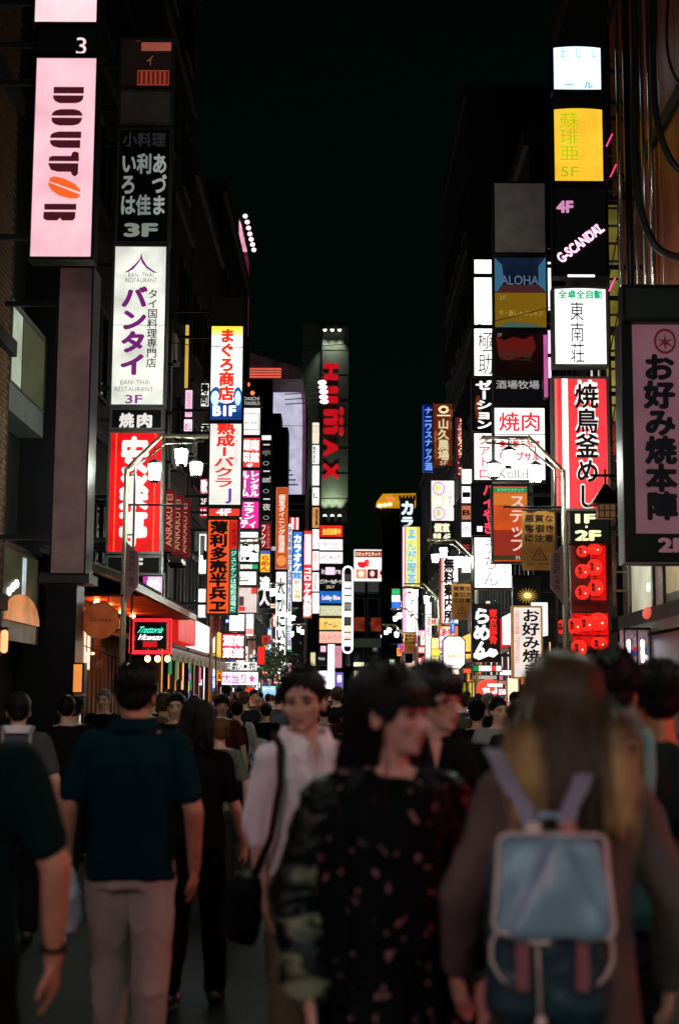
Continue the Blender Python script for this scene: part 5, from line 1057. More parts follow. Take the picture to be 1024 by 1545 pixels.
def wrinkle(amp, sc, seed=0, zs=1.0):
    def fn(co, no):
        d = np.array([noise.noise(Vector((c[0]*sc+seed, c[1]*sc, c[2]*sc*zs)))+1.1*(.45-abs(2*noise.noise(Vector((c[0]*sc*1.4-c[2]*3, c[1]*sc*1.2+seed, c[2]*sc*1.1*zs+c[0]*5))))) for c in co])
        return co+no*(np.maximum(d, -.25)*amp)[:, None]
    return fn
SKIN = mat('skin', (214, 164, 140), .55, var=.16, scale=14, bump=.2, bscale=200)
SKIN_T = mat('skin', (196, 138, 108), .55, var=.16, scale=14, bump=.2, bscale=200)
HAIRB = mat('hair_black', (22, 18, 18), .42, var=.4, scale=30, bump=.5, bscale=150)
HAIRBR = bpy.data.materials.new('ombre_hair'); HAIRBR.use_nodes = True; t_ = HAIRBR.node_tree; b_ = t_.nodes['Principled BSDF']; b_.inputs['Roughness'].default_value = .42; b_.inputs['Specular IOR Level'].default_value = .3
tc = t_.nodes.new('ShaderNodeTexCoord'); sx_ = t_.nodes.new('ShaderNodeSeparateXYZ'); nz = t_.nodes.new('ShaderNodeTexNoise'); nz.inputs['Scale'].default_value = 22; cr = t_.nodes.new('ShaderNodeValToRGB')
ab_ = t_.nodes.new('ShaderNodeMath'); ab_.operation = 'ABSOLUTE'; t_.links.new(sx_.outputs[0], ab_.inputs[0]); m3_ = t_.nodes.new('ShaderNodeMapRange'); m3_.inputs[1].default_value = .055; m3_.inputs[2].default_value = .10; t_.links.new(ab_.outputs[0], m3_.inputs[0])
mr_ = t_.nodes.new('ShaderNodeMapRange'); mr_.inputs[1].default_value = 1.60; mr_.inputs[2].default_value = 1.44; t_.links.new(m3_.outputs[0], mr_.inputs[4]); mm_ = t_.nodes.new('ShaderNodeMath'); mm_.operation = 'MULTIPLY_ADD'; mm_.inputs[1].default_value = .5; 
cr.color_ramp.elements[0].position = .2; cr.color_ramp.elements[0].color = (*lin((70, 54, 38)), 1); cr.color_ramp.elements[1].position = 1.1 if False else 1.0; cr.color_ramp.elements[1].color = (*lin((206, 166, 112)), 1)
t_.links.new(tc.outputs['Object'], sx_.inputs[0]); t_.links.new(sx_.outputs[2], mr_.inputs[0]); t_.links.new(tc.outputs['Object'], nz.inputs['Vector'])
t_.links.new(nz.outputs[0], mm_.inputs[0]); t_.links.new(mr_.outputs[0], mm_.inputs[2]); mx_ = t_.nodes.new('ShaderNodeMath'); mx_.operation = 'SUBTRACT'; mx_.inputs[1].default_value = .2
t_.links.new(mm_.outputs[0], mx_.inputs[0]); t_.links.new(mx_.outputs[0], cr.inputs[0]); t_.links.new(cr.outputs[0], b_.inputs['Base Color'])
EYEW = mat('eye_white', (130, 118, 112), .3); EYED = mat('eye_dark', (22, 14, 12), .15); LIP = mat('lip', (168, 92, 84), .4)
def fabric(rgb, rough=.85, var=.12, scale=5, bump=.25): return mat('fabric', rgb, rough, var=var, scale=scale, bump=bump, bscale=220)
HC = Vector((0, .015, 1.60)); NB = Vector((0, -.005, 1.48))
def head_matrix(yaw, pitch, roll=0):
    return Matrix.Translation(NB) @ Matrix.Rotation(R(yaw), 4, 'Z') @ Matrix.Rotation(R(pitch), 4, 'X') @ Matrix.Rotation(R(roll), 4, 'Y') @ Matrix.Translation(-NB)
def xf(mb, M_):
    q = MB(); q.v = [tuple(M_ @ Vector(v)) for v in mb.v]; q.f = mb.f; return q
def head_mb():
    h = MB()
    h.ell((0, -.010, 1.632), (.074, .093, .086), 24, 13); h.ell((0, .026, 1.575), (.063, .066, .083), 24, 13)
    h.ell((0, .036, 1.527), (.047, .050, .040), 18, 9); h.ell((0, .074, 1.508), (.021, .017, .016), 12, 7)
    h.cap((0, .092, 1.600), .008, (0, .110, 1.567), .0125, 10)
    for s in (-1, 1):
        h.ell((s*.012, .101, 1.563), (.009, .010, .008), 10, 7); h.ell((s*.036, .062, 1.572), (.026, .026, .024), 12, 7)
        h.ell((s*.078, .000, 1.585), (.010, .020, .031), 12, 7); h.ell((s*.030, .074, 1.617), (.026, .016, .010), 10, 7)
    h.ell((0, .088, 1.541), (.024, .012, .006), 12, 7); h.ell((0, .086, 1.530), (.020, .012, .007), 12, 7)
    return h
def hand(mb, wrist, d, pal, side, curl=.5, k=1.0):
    """d: along the hand, pal: where the palm looks, side: towards the thumb"""
    d = Vector(d).normalized(); pal = Vector(pal); pal = (pal-d*pal.dot(d)).normalized(); th = d.cross(pal).normalized()*side; w_ = Vector(wrist)
    for a in (-.026, -.009, .009, .026):
        mb.cap(w_+d*.012*k+th*a*.6*k, .015*k, w_+d*.085*k+th*a*1.0*k, .0125*k, 8)
    for i, (a, L) in enumerate(((.030, .070), (.011, .080), (-.009, .074), (-.028, .058))):
        p = w_+d*.09*k+th*a*k; dd = d; r_ = .0088*k
        for j in range(3):
            ang = curl*(.35+.45*j); dd = (d*math.cos(ang)+pal*math.sin(ang)).normalized(); q = p+dd*L*k*(.42, .32, .26)[j]
            mb.cap(p, r_, q, r_*.92, 8); p = q; r_ *= .92
    p = w_+d*.03*k+th*.03*k; q = p+(d*.7+th*.6+pal*.25).normalized()*.045*k; mb.cap(p, .0125*k, q, .0105*k, 8)
    mb.cap(q, .0105*k, q+(d*.95+pal*.3).normalized()*.032*k, .009*k, 8)
def person(label, x, y, rz, H=1.70, build=1.0, head=(0, 0, 0), arms=None, legs=(.12, -.12), top=None, bottom=None, hair='short', hairm=HAIRB, skin=SKIN,
           vox=.007, shoes=(40, 36, 34), sleeve='short', hem=.90, collar=None, face=True, group=None, bottom_kind='trousers', sl_mat=None, coat=0, loc=None, female=False, neck_open=False):
    e = empty('person', (x, y, 0), label, 'person', group, R(rz)); e.scale = (H/1.72,)*3
    HM = head_matrix(*head); b = build; fb = .93 if female else 1.0
    if arms is None: arms = {1: ((.25*b, -.03, 1.13), (.27*b, .06, .88)), -1: ((-.25*b, -.02, 1.13), (-.27*b, .07, .88))}
    # ---- body, one continuous surface
    m = xf(head_mb(), HM)
    m.cap((0, -.012, 1.40), .060*fb, tuple(HM @ Vector((0, .002, 1.535))), .052*fb, 14)
    tor = [(0, 0, .86, .150*b, .105), (0, 0, .93, .165*b, .115), (0, .005, 1.05, (.135 if female else .150)*b, .100), (0, .0, 1.18, .155*b*fb, .108), (0, -.005, 1.32, .170*b*fb, .112), (0, -.01, 1.40, .150*b*fb, .085), (0, -.012, 1.455, .075*fb, .055)]
    m.loft(tor)
    sh = {s: Vector((s*.168*b*fb, -.012, 1.385)) for s in (1, -1)}
    for s in (1, -1):
        el, wr = Vector(arms[s][0]), Vector(arms[s][1])
        m.cap(sh[s], .052*b*fb, el, .038*b*fb); m.cap(el, .040*b*fb, wr, .026*fb)
        m.cap(sh[s]-Vector((s*.06, 0, -.02)), .05, sh[s], .052*fb)
        d = (wr-el).normalized(); hand(m, wr-d*.01, d, (-s, .15, 0) if len(arms[s]) < 3 else arms[s][2], s*(-1) if len(arms[s]) < 4 else arms[s][3], curl=.55)
        fy = legs[0] if s == 1 else legs[1]
        hp, kn, an = Vector((s*.085, 0, .88)), Vector((s*.095, fy*.55+.03, .50)), Vector((s*.10, fy-.04 if fy < 0 else fy, .09+max(0, -fy)*.25))
        m.cap(hp, .088*b, kn, .056); m.cap(kn, .058, an, .038); m.cap(an+Vector((0, -.02, -.04)), .035, an+Vector((0, .13, -.055)), .03)
    def sock(co, no):
        Hi = np.array(HM.inverted()); H4 = np.array(HM)
        hc = co@Hi[:3, :3].T+Hi[:3, 3]
        for s in (1, -1):
            d2 = ((hc[:, 0]-s*.031)/.021)**2+((hc[:, 2]-1.595)/.013)**2
            hc[:, 1] -= np.where((hc[:, 1] > .03) & (np.abs(hc[:, 2]-1.6) < .06), .011*np.exp(-d2), 0)
        d2 = (hc[:, 0]/.022)**2+((hc[:, 2]-1.5355)/.0022)**2
        hc[:, 1] -= np.where(hc[:, 1] > .05, .004*np.exp(-d2), 0)
        k = (hc[:, 2] > 1.47)
        out = co.copy(); out[k] = (hc@H4[:3, :3].T+H4[:3, 3])[k]
        return out
    me = remeshed(m, vox, 2 if vox < .01 else 1, sock if face else None)
    obj('body', me, skin, e, True)
    if face:
        for s in (-1, 1):
            q = xf(MB().ell((s*.031, .0735, 1.5945), (.0145, .011, .0065), 12, 7), HM).build('eye', EYEW, e, True)
            xf(MB().ell((s*.031, .0815, 1.5945), (.0058, .0045, .0055), 10, 7), HM).build('iris', EYED, q, True)
            xf(MB().tube([(s*.014, .083, 1.599), (s*.026, .0865, 1.6025), (s*.038, .083, 1.602), (s*.047, .074, 1.598)], [.0015, .0026, .0024, .0012], 6), HM).build('eyelid', HAIRB, e)
            xf(MB().tube([(s*.013, .089, 1.617), (s*.028, .0915, 1.621), (s*.042, .083, 1.620), (s*.053, .070, 1.614)], [.003, .0045, .004, .0015], 6), HM).build('eyebrow', hairm if hairm is HAIRB else HAIRB, e)
        xf(MB().ell((0, .0945, 1.5410), (.022, .0065, .0042), 14, 7).ell((0, .0935, 1.5305), (.019, .0065, .0052), 14, 7), HM).build('lips', LIP, e, True)
    # ---- clothes
    cv = max(vox*1.15, .009)
    if top:
        t = MB(); g = .016+coat
        tt = [(0, 0, hem-.02, (.165 if not female else .168)*b+g, .122+g), (0, 0, hem+.05, .160*b+g, .118+g), (0, .004, 1.07, (.143 if female else .156)*b+g, .108+g), (0, 0, 1.18, .160*b*fb+g, .114+g), (0, -.005, 1.32, .174*b*fb+g, .118+g), (0, -.01, 1.405, .150*b*fb+g, .090+g), (0, -.012, 1.448, .082*fb+g*.6, .062+g*.4)]
        t.loft([q for q in tt if q[2] >= hem-.03 and (q[2] < hem or q[2] > hem+.001)])
        for s in (1, -1):
            el, wr = Vector(arms[s][0]), Vector(arms[s][1]); r1 = (.058*b*fb+g*.55)
            t.cap(sh[s]-Vector((s*.05, 0, -.012)), .052*fb+g*.5, sh[s], .056*fb+g*.5)
            if sleeve == 'short': t.cap(sh[s], r1*.96, sh[s].lerp(el, .74), r1*.86, 14)
            elif sleeve == 'half': t.cap(sh[s], r1, el, r1*.92, 14); t.cap(el, r1*.92, el.lerp(wr, .25), r1*.8, 14)
            else: t.cap(sh[s], r1, el, r1*.86, 14); t.cap(el, r1*.86, el.lerp(wr, .93), r1*.62, 14)
        me = remeshed(t, cv, 2, wrinkle(.0085, 9, x*7, .7), 'top')
        tp = obj('jacket' if coat > .012 else 'shirt', me, top, e, True)
        if collar:
            q = MB(); rs = []
            for zz, r_, yy in ((1.440, .082, -.008), (1.492, .076, -.004), (1.500, .086, -.006), (1.450, .104, -.010)):
                rs.append([((r_*fb+.004)*math.sin(R(a)), yy-(r_*.86)*math.cos(R(a)), zz-.035*max(0, -math.cos(R(a)))) for a in (range(-165, 166, 15))])
            q.v = [p for r_ in rs for p in r_]; n = len(rs[0])
            q.f = [(i*n+j, i*n+j+1, (i+1)*n+j+1, (i+1)*n+j) for i in range(3) for j in range(n-1)]
            for s in (1, -1): q.add([(s*.020, .088, 1.452), (s*.080, .062, 1.472), (s*.085, .122, 1.400), (s*.038, .126, 1.372)], [(0, 1, 2, 3)])
            o2 = MB().add([(-.02, .108, 1.452), (.02, .108, 1.452), (0, .132, 1.36)], [(0, 1, 2)]).build('open_neck', skin, tp)
            o = q.build('collar', collar, tp); o.modifiers.new('s', 'SOLIDIFY').thickness = .004
    if bottom:
        t = MB()
        if bottom_kind == 'trousers':
            t.loft([(0, 0, .80, .158*b, .115), (0, 0, .90, .170*b, .125), (0, 0, .985, .152*b, .112)])
            for s in (1, -1):
                fy = legs[0] if s == 1 else legs[1]
                hp, kn, an = Vector((s*.085*b, 0, .86)), Vector((s*.095, fy*.55+.03, .50)), Vector((s*.10, fy-.04 if fy < 0 else fy, .11+max(0, -fy)*.25))
                t.cap(hp, .100*b, kn, .078*b, 14); t.cap(kn, .078*b, an, .062, 14)
        else:
            z1 = .45 if bottom_kind == 'skirt' else .62
            t.loft([(0, .01, z1, .235*b, .20), (0, 0, .80, .190*b, .150), (0, 0, .93, .168*b, .125), (0, 0, 1.0, .150*b, .11)])
        me = remeshed(t, cv, 2, wrinkle(.010, 8, x*3+2, .8), 'bottom')
        obj('trousers' if bottom_kind == 'trousers' else 'skirt', me, bottom, e, True)
    for s in (1, -1):
        fy = legs[0] if s == 1 else legs[1]; yy = fy-.04 if fy < 0 else fy; zz = max(0, -fy)*.25
        q = MB().cap((s*.10, yy-.03, .048+zz), .044, (s*.105, yy+.16, .036+zz*.3), .034, 12)
        q.build('shoe', mat('shoe', shoes, .5), e, True)
    # ---- hair
    h = MB()
    if hair:
        h.ell((0, -.020, 1.648), (.086, .100, .088), 24, 13); h.ell((0, -.045, 1.600), (.074, .062, .070), 18, 11)
        for s in (-1, 1): h.ell((s*.066, -.012, 1.615), (.018, .045, .042), 12, 7)
        if hair == 'parted':
            h.ell((.02, .026, 1.690), (.066, .045, .026), 18, 9)
            for s in (-1, 1): h.ell((s*.074, .010, 1.645), (.014, .040, .045), 12, 7)
        if hair == 'fringe' or hair == 'long':
            h.ell((0, .050, 1.650), (.078, .050, .046), 18, 9)
            for s in (-1, 1): h.ell((s*.07, .02, 1.63), (.02, .045, .06), 12, 7)
        if hair == 'messy':
            rr = random.Random(int(x*100)); 
            for k in range(40):
                a = rr.uniform(0, 6.28); z = rr.uniform(1.64, 1.73); r_ = math.sqrt(max(0, 1-((z-1.648)/.09)**2)); p = Vector((.086*r_*math.cos(a), -.02+.1*r_*math.sin(a), z)); h.cap(p, .014, p+Vector((math.cos(a)*.02, math.sin(a)*.02, .012)), .006, 6)
            h.ell((0, .055, 1.655), (.072, .045, .035), 18, 9)
        me = remeshed(xf(h, HM), max(vox*.9, .006), 1, wrinkle(.004, 40, x, .35), 'hair')
        ho = obj('hair', me, hairm, e, True)
        if vox < .009 and hair in ('short', 'parted', 'messy', 'fringe'):
            rr = random.Random(int(x*77)+3); tf = MB()
            for k in range(420 if hair == 'short' else 200):
                a = rr.uniform(0, 2*math.pi); z = rr.uniform(-.35, 1); rad = math.sqrt(max(0, 1-z*z))
                if math.cos(a) > .55 and z < .45: continue
                p = Vector((.084*rad*math.sin(a), -.020+.098*rad*math.cos(a), 1.648+.087*z)); o_ = Vector((rad*math.sin(a), rad*math.cos(a), z))
                dn = Vector((rr.uniform(-.5, .5), -.3, -1 if z < .6 else .1)); d = (o_*rr.uniform(.25, .6)+dn*.8).normalized()
                tf.tube([HM @ p, HM @ (p+d*.014), HM @ (p+d*.026+Vector((0, 0, -.003)))], [.0035, .0028, .0006], 4)
            tf.build('hair_tufts', hairm, e, True)
    return e
def strands(e, hairm, head, L, n=220, front=55, seed=1, name='hair_length', spread=1.0, r=.009, zend=1.2, amin=None, jit=.03, skip=None, back=-.15, front_y=.13):
    """long hair: locks that leave the crown, follow the scalp and fall"""
    rr = random.Random(seed); HM = head_matrix(*head); q = MB()
    for k in range(n):
        a = R(rr.uniform(front, 360-front)) ; # 0 = forward (+y)
        if skip and skip(math.degrees(a)): continue
        off = rr.uniform(.000, .009); pts = []
        for t in (18, 45, 70, 92):
            rx_, ry_, rz_ = .088+off, .102+off, .090+off; st, ct = math.sin(R(t)), math.cos(R(t))
            pts.append(HM @ Vector((rx_*st*math.sin(a), -.020+ry_*st*math.cos(a), 1.640+rz_*ct)))
        p = pts[-1]; ze = zend+rr.uniform(-jit, jit)*2; sx = math.sin(a); cy = math.cos(a)
        ty = back*(.9+.25*rr.random()) if cy < .25 else front_y*(.9+.2*rr.random())
        tx = p.x*spread*(1+rr.uniform(-.1, .1))
        for i in range(1, 7):
            f = i/6; z = p.z+(ze-p.z)*f; g = min(1, f*2.0)
            pts.append(Vector((p.x+(tx-p.x)*g+rr.uniform(-.003, .003)*i, p.y+(ty-p.y)*(g if abs(sx) < .95 else g), z)))
        rad = [r*.5, r, r, r]+[r*1.05, r, r, r*.9, r*.7, r*.3]
        q.tube(pts, rad, 5)
    return q.build(name, hairm, e, True)
def X_at(px, Y): return (px-520)/FPX*Y
# -- 1 teal polo man, walking away
P = person('stout man in a dark teal polo shirt and grey-beige trousers walking away', X_at(208, 6.1), 6.1, 0, 1.72, 1.05, (0, -2, 0), {1: ((.265, -.05, 1.12), (.26, .07, .87)), -1: ((-.265, -.03, 1.13), (-.29, .10, .90))},
       legs=(-.06, .16), top=fabric((7, 38, 46)), bottom=fabric((176, 168, 156), var=.15), collar=fabric((7, 38, 46)), hem=.86, skin=SKIN_T, vox=.007)
wx = empty('plastic_bag', (X_at(112, 6.05), 6.12, .62), 'small pale plastic bag with a bottle in the hand of the man in teal', 'bag')
q = MB().loft([(0, 0, 0, .04, .03), (0, 0, .04, .06, .035), (0, 0, .16, .055, .03), (0, 0, .27, .02, .012)], 16); me = remeshed(q, .008, 1, wrinkle(.008, 22, 3)); obj('sheet', me, mat('plastic_film', (150, 170, 180), .3, var=.3, scale=12), wx, True)
MB().cap((.01, 0, .05), .026, (.01, 0, .16), .024).build('bottle', mat('brown_bottle', (60, 22, 20), .2), wx, True)
# -- 2 arm at the left edge
P = person('person cut off at the left edge, bare forearm with black wristband', X_at(-62, 4.0), 4.0, 0, 1.74, 1.1, (0, 0, 0), {1: ((.30, -.03, 1.12), (.285, .05, .86)), -1: ((-.27, 0, 1.12), (-.28, .06, .88))}, legs=(.12, -.1),
       top=fabric((11, 32, 31)), bottom=fabric((16, 18, 20)), vox=.007, skin=SKIN_T)
MB().rings([[(.286+.036*math.cos(R(a)), .045+.036*math.sin(R(a)), z) for a in range(0, 360, 24)] for z in (.885, .915)]).build('wristband', BLACK, P, True)
# -- 3 man at the far left with a backpack and pale collar
def backpack(e, rgb, strap_rgb, w=.15, z0=1.0, z1=1.40, y=-.14, front=False):
    s = 1 if not front else -1
    q = MB().loft([(0, y-.05*s, z0, w*.85, .05), (0, y-.06*s, z0+.04, w, .075), (0, y-.06*s, (z0+z1)/2, w, .085), (0, y-.04*s, z1-.04, w*.85, .06), (0, y-.03*s, z1, w*.55, .04)], 20, 3)
    me = remeshed(q, .012, 1, wrinkle(.006, 12, 5)); b = obj('backpack', me, fabric(rgb, .6), e, True)
    for k in (-1, 1): MB().tube([(k*w*.6, y*s, z1-.05), (k*w*.65, y*.55, 1.475), (k*w*.7, -.01, 1.49), (k*w*.72, .09, 1.42), (k*w*.8, .12, 1.28)], .014, 6).build('strap', fabric(strap_rgb, .6), e, True)
    return b
P = person('man with a pale collar and grey striped backpack near the dark pillar', X_at(35, 9.4), 9.4, 8, 1.60, 1.05, top=fabric((70, 70, 74)), bottom=fabric((22, 22, 24)), collar=fabric((210, 200, 205)), vox=.011, face=False)
backpack(P, (62, 60, 64), (150, 140, 140))
# -- 4 dark woman right of the teal man
P = person('woman in black with bobbed hair close behind the man in teal, bare pink forearms', X_at(303, 7.6), 7.6, -6, 1.565, .95, (6, -4, 0), {1: ((.23, .0, 1.12), (.255, .12, .90)), -1: ((-.24, .0, 1.12), (-.26, .10, .9))}, top=fabric((16, 15, 16)), bottom=fabric((12, 11, 13)), hair='long', female=True, vox=.010, face=False, skin=SKIN)
strands(P, HAIRB, (6, -4, 0), .2, 120, 70, 4, zend=1.47, spread=1.0, back=-.10)
# -- 5
P = person('short pedestrian with brownish bob and grey T-shirt between the dark woman and the men ahead', X_at(336, 11), 11, 15, 1.42, 1.0, top=fabric((104, 108, 96)), bottom=fabric((50, 46, 40)), hair='long', hairm=mat('hair_brown', (96, 60, 36), .5), female=True, vox=.012, face=False)
P = person('man in a pale shirt with a black backpack by the low white counter', X_at(361, 17), 17, 0, 1.53, 1.0, top=fabric((190, 180, 180)), bottom=fabric((60, 60, 64)), vox=.013, face=False); backpack(P, (14, 14, 16), (14, 14, 16), .17)
P = person('woman in a black dress with bare legs holding a white paper bag', X_at(404, 18.5), 18.5, 10, 1.50, 1.0, (0, 0, 0), {1: ((.23, 0, 1.12), (.25, .1, .9)), -1: ((-.25, .06, 1.14), (-.33, .26, 1.06))}, top=fabric((12, 12, 14)), bottom=fabric((12, 12, 14)), bottom_kind='dress', hair='long', female=True, vox=.012, face=False, skin=SKIN)
q = empty('paper_bag', (X_at(382, 18.3), 18.3, .72), 'white paper shopping bag with red and blue print, tilted', 'bag', None, R(12)); q.rotation_euler[1] = R(14)
b = MB().box(-.16, .16, 0, .09, 0, .36).build('bag_body', mat('paper', (225, 222, 220), .6), q); MB().tube([(-.06, .04, .36), (-.04, .04, .47), (.04, .04, .47), (.06, .04, .36)], .006, 5).build('handle', BLACK, q)
t = MB(); put_text(t, 'セール', 'h', -.12, .2, .05, .30, -.004, .04); t.build('lettering', mat('print', (200, 60, 40), .5), q); t = MB(); put_text(t, '大特価', 'h', -.12, .06, .12, .15, -.004, .04); t.build('lettering', mat('print', (40, 60, 130), .5), q)
# -- 9 white shirt man, coming towards us
P = person('middle-aged man in a white open-collar shirt walking towards us, dark strap over one shoulder', X_at(464, 5.4), 5.4, 200, 1.70, .84, (-30, -4, 3), {1: ((.180, -.05, 1.14), (.175, .04, .90)), -1: ((-.22, .01, 1.13), (-.23, .12, .90))}, legs=(.10, -.14),
       top=fabric((244, 228, 234), .7, .05), bottom=fabric((128, 112, 92)), collar=fabric((244, 228, 234), .7, .05), hair='parted', hem=.95, sleeve='half', vox=.0062, coat=-.005, skin=SKIN)
MB().tube([(.115, -.10, 1.43), (.12, -.02, 1.475), (.125, .08, 1.43), (.14, .13, 1.30), (.17, .11, 1.10), (.21, .02, .94)], [.014]*6, 6).build('bag_strap', fabric((50, 36, 40)), P, True)
me = remeshed(MB().loft([(.235, -.02, .72, .04, .10), (.235, -.02, .77, .055, .125), (.228, -.02, .91, .05, .125), (.215, -.02, .96, .025, .10)], 20, 3), .011, 1, wrinkle(.006, 10)); obj('shoulder_bag', me, fabric((20, 20, 24), .6), P, True)
MB().box(-.165, .165, .10, .145, .93, .965).build('belt', BLACK, P)
# -- 11 man in glasses
P = person('man in black with glasses and dark swept hair, looking to the right', X_at(655, 5.1), 5.1, 180, 1.71, 1.0, (42, -3, 0), {1: ((.24, .05, 1.14), (.10, .25, 1.22), (-1, 0, 0)), -1: ((-.24, 0, 1.12), (-.25, .10, .89))}, top=fabric((20, 20, 22)), bottom=fabric((20, 20, 22)), hair='fringe', sleeve='long', vox=.0065, collar=fabric((20, 20, 22)))
HM = head_matrix(42, -3, 0); g_ = MB()
for s in (-1, 1):
    g_.tube([(s*.032+.021*math.cos(R(a)), .094-abs(math.cos(R(a)))*.004*s*math.copysign(1, math.cos(R(a))), 1.592+.016*math.sin(R(a))) for a in range(0, 361, 24)], .0022, 5)
    g_.tube([(s*.053, .090, 1.596), (s*.076, .05, 1.598), (s*.082, .0, 1.598)], .0014, 5)
g_.tube([(-.011, .096, 1.594), (.011, .096, 1.594)], .0014, 5); xf(g_, HM).build('glasses', mat('gold_wire', (150, 110, 80), .25, .9), P)
# -- 13, 14 men at the right edge
P = person('man with cropped hair and teal backpack right behind the long-haired woman', X_at(915, 4.5), 4.5, -4, 1.735, 1.05, (0, 0, 0), top=fabric((32, 46, 46)), bottom=fabric((30, 32, 36)), hair='messy', vox=.0075, face=False, skin=SKIN_T)
q = P
for k in (-1, 1): MB().tube([(k*.09, -.155, 1.24), (k*.105, -.14, 1.36), (k*.11, -.09, 1.45), (k*.112, -.01, 1.478), (k*.115, .08, 1.44), (k*.13, .13, 1.30)], .018, 6).build('backpack_strap', fabric((120, 170, 170), .6), P, True)
me = remeshed(MB().loft([(0, -.20, .92, .13, .05), (0, -.22, .97, .16, .08), (0, -.22, 1.12, .16, .09), (0, -.20, 1.28, .13, .06), (0, -.18, 1.31, .08, .03)], 20, 3), .011, 1, wrinkle(.006, 10)); obj('backpack', me, fabric((70, 108, 112), .6), P, True)
P = person('man with tan neck and charcoal T-shirt cut by the right edge', X_at(990, 5.0), 5.0, 6, 1.71, 1.0, (-4, -4, 0), top=fabric((62, 62, 68)), bottom=fabric((130, 150, 148)), hair='short', vox=.0075, face=False, skin=mat('skin', (214, 140, 96), .5, var=.08, scale=9))
# -- 12 long haired woman with the blue satin backpack
P = person('woman with long brown hair and a taupe jacket walking away, right foreground', X_at(846, 3.5), 3.5, 0, 1.70, .92, (0, 0, 0), {1: ((.265, -.01, 1.14), (.27, .10, .92)), -1: ((-.245, .0, 1.14), (-.25, .12, .95))}, legs=(.1, -.1), top=fabric((104, 92, 88), .75, .15), bottom=fabric((26, 30, 34)), hair='long', hairm=HAIRBR, sleeve='long', female=True, vox=.007, face=False, coat=.013, hem=.84)
strands(P, HAIRBR, (0, 0, 0), .4, 520, 70, 11, zend=1.375, spread=1.22, back=-.150, jit=.045, r=.0058)
strands(P, HAIRBR, (0, 0, 0), .4, 80, 60, 15, name='flyaway_hair', zend=1.33, spread=1.6, back=-.16, jit=.08, r=.0017)
strands(P, HAIRBR, (0, 0, 0), .4, 330, 120, 12, zend=1.29, spread=.85, back=-.165, jit=.045, r=.0058)
strands(P, HAIRBR, (0, 0, 0), .4, 140, 148, 13, r=.0055, zend=1.215, spread=.8, back=-.170, jit=.02)
bp = empty('satin_backpack', (X_at(822, 3.26), 3.26, .885), 'blue-grey satin flap backpack with cream piping and pink straps on the long-haired woman', 'backpack')
SAT = mat('satin', (136, 168, 186), .26, var=.1, scale=4, bump=.1); SATD = mat('satin_dark', (40, 66, 76), .4, var=.2, scale=6, bump=.2)
PIPE = mat('cream_piping', (240, 214, 204), .5); PINK = mat('pink_strap', (150, 84, 92), .6)
def folds(co, no):
    d = np.array([.022/(1+math.exp(max(-30, min(30, (abs(c[0]-.01)-(.43-c[2])*.5)/.007))))+.012*noise.noise(Vector((c[0]*14, 1, c[2]*9))) for c in co])
    return co+no*(d*np.where(no[:, 1] < -.3, 1, .2))[:, None]
q = MB().loft([(0, .03, .0, .115, .06), (0, .03, .03, .138, .085), (0, .03, .20, .135, .09), (0, .04, .36, .125, .08), (0, .05, .40, .09, .05)], 28, 3.2)
obj('bag_body', remeshed(q, .008, 1, wrinkle(.006, 14, 2)), SATD, bp, True)
q = MB(); q.loft([(0, -.055, .205, .118, .016), (0, -.060, .215, .127, .020), (0, -.055, .30, .124, .022), (0, -.045, .385, .112, .020), (0, -.02, .41, .10, .03), (0, .02, .415, .09, .04)], 28, 4.5)
fl = obj('flap', remeshed(q, .006, 2, folds), SAT, bp, True)
oc2 = [(-.118, .40), (-.112, .41), (-.10, .415), (.10, .415), (.112, .41), (.118, .40), (.128, .25), (.132, .225), (.126, .205), (.11, .195), (0, .20), (-.11, .205), (-.128, .215), (-.133, .235), (-.128, .26)]
oc2 = oc2+oc2[:2]
MB().tube([(x, -.078-(.006 if z < .3 else -.012), z) for x, z in oc2], .0042, 6).build('piping', PIPE, bp, True)
for x in (-.068, .062): MB().box(x-.014, x+.014, -.078, -.068, .085, .205).build('pink_buckle_strap', PINK, bp)
MB().tube([(-.035, -.075, .20), (-.034, -.078, .1), (-.030, -.072, .01)], .0045, 6).build('zip', mat('cream_piping', (190, 170, 160), .5), bp, True)
MB().box(-.055, -.01, -.09, -.076, .185, .207).build('clasp', PIPE, bp)
MB().ell((-.03, -.08, .02), (.012, .01, .014), 10, 6).build('zip_pull', PIPE, bp, True)
MB().tube([(.135*math.cos(R(a))*-1, -.045, .16+.10*math.sin(R(a))) for a in (150, 170, 190, 210, 230)], .004, 5).build('pocket_piping', PIPE, bp, True)
MB().tube([(.135*math.cos(R(a)), -.045, .16+.10*math.sin(R(a))) for a in (150, 170, 190, 210, 230)], .004, 5).build('pocket_piping', PIPE, bp, True)
for s in (-1, 1):
    q = MB(); rs = []
    for (x, y_, z), w_ in zip([(s*.038, -.02, .42), (s*.052+.0, .0, .47), (s*.075+.01*s, .03, .525), (s*.10, .09, .575), (s*.105, .17, .59)], (.016, .019, .021, .021, .02)):
        rs.append([(x-w_, y_, z), (x+w_, y_-.002, z), (x+w_, y_+.008, z+.003), (x-w_, y_+.009, z+.003)])
    q.rings(rs); q.build('shoulder_strap', fabric((150, 140, 160), .6), bp)
    MB().ell((s*.038, -.04, .425), (.021, .016, .017), 12, 8).build('strap_knot', PIPE if s < 0 else mat('pink_knot', (206, 140, 130), .5), bp, True)
MB().tube([(-.038, -.02, .41), (-.02, -.03, .455), (.02, -.03, .455), (.038, -.02, .41)], .009, 8).build('top_handle', SAT, bp, True)
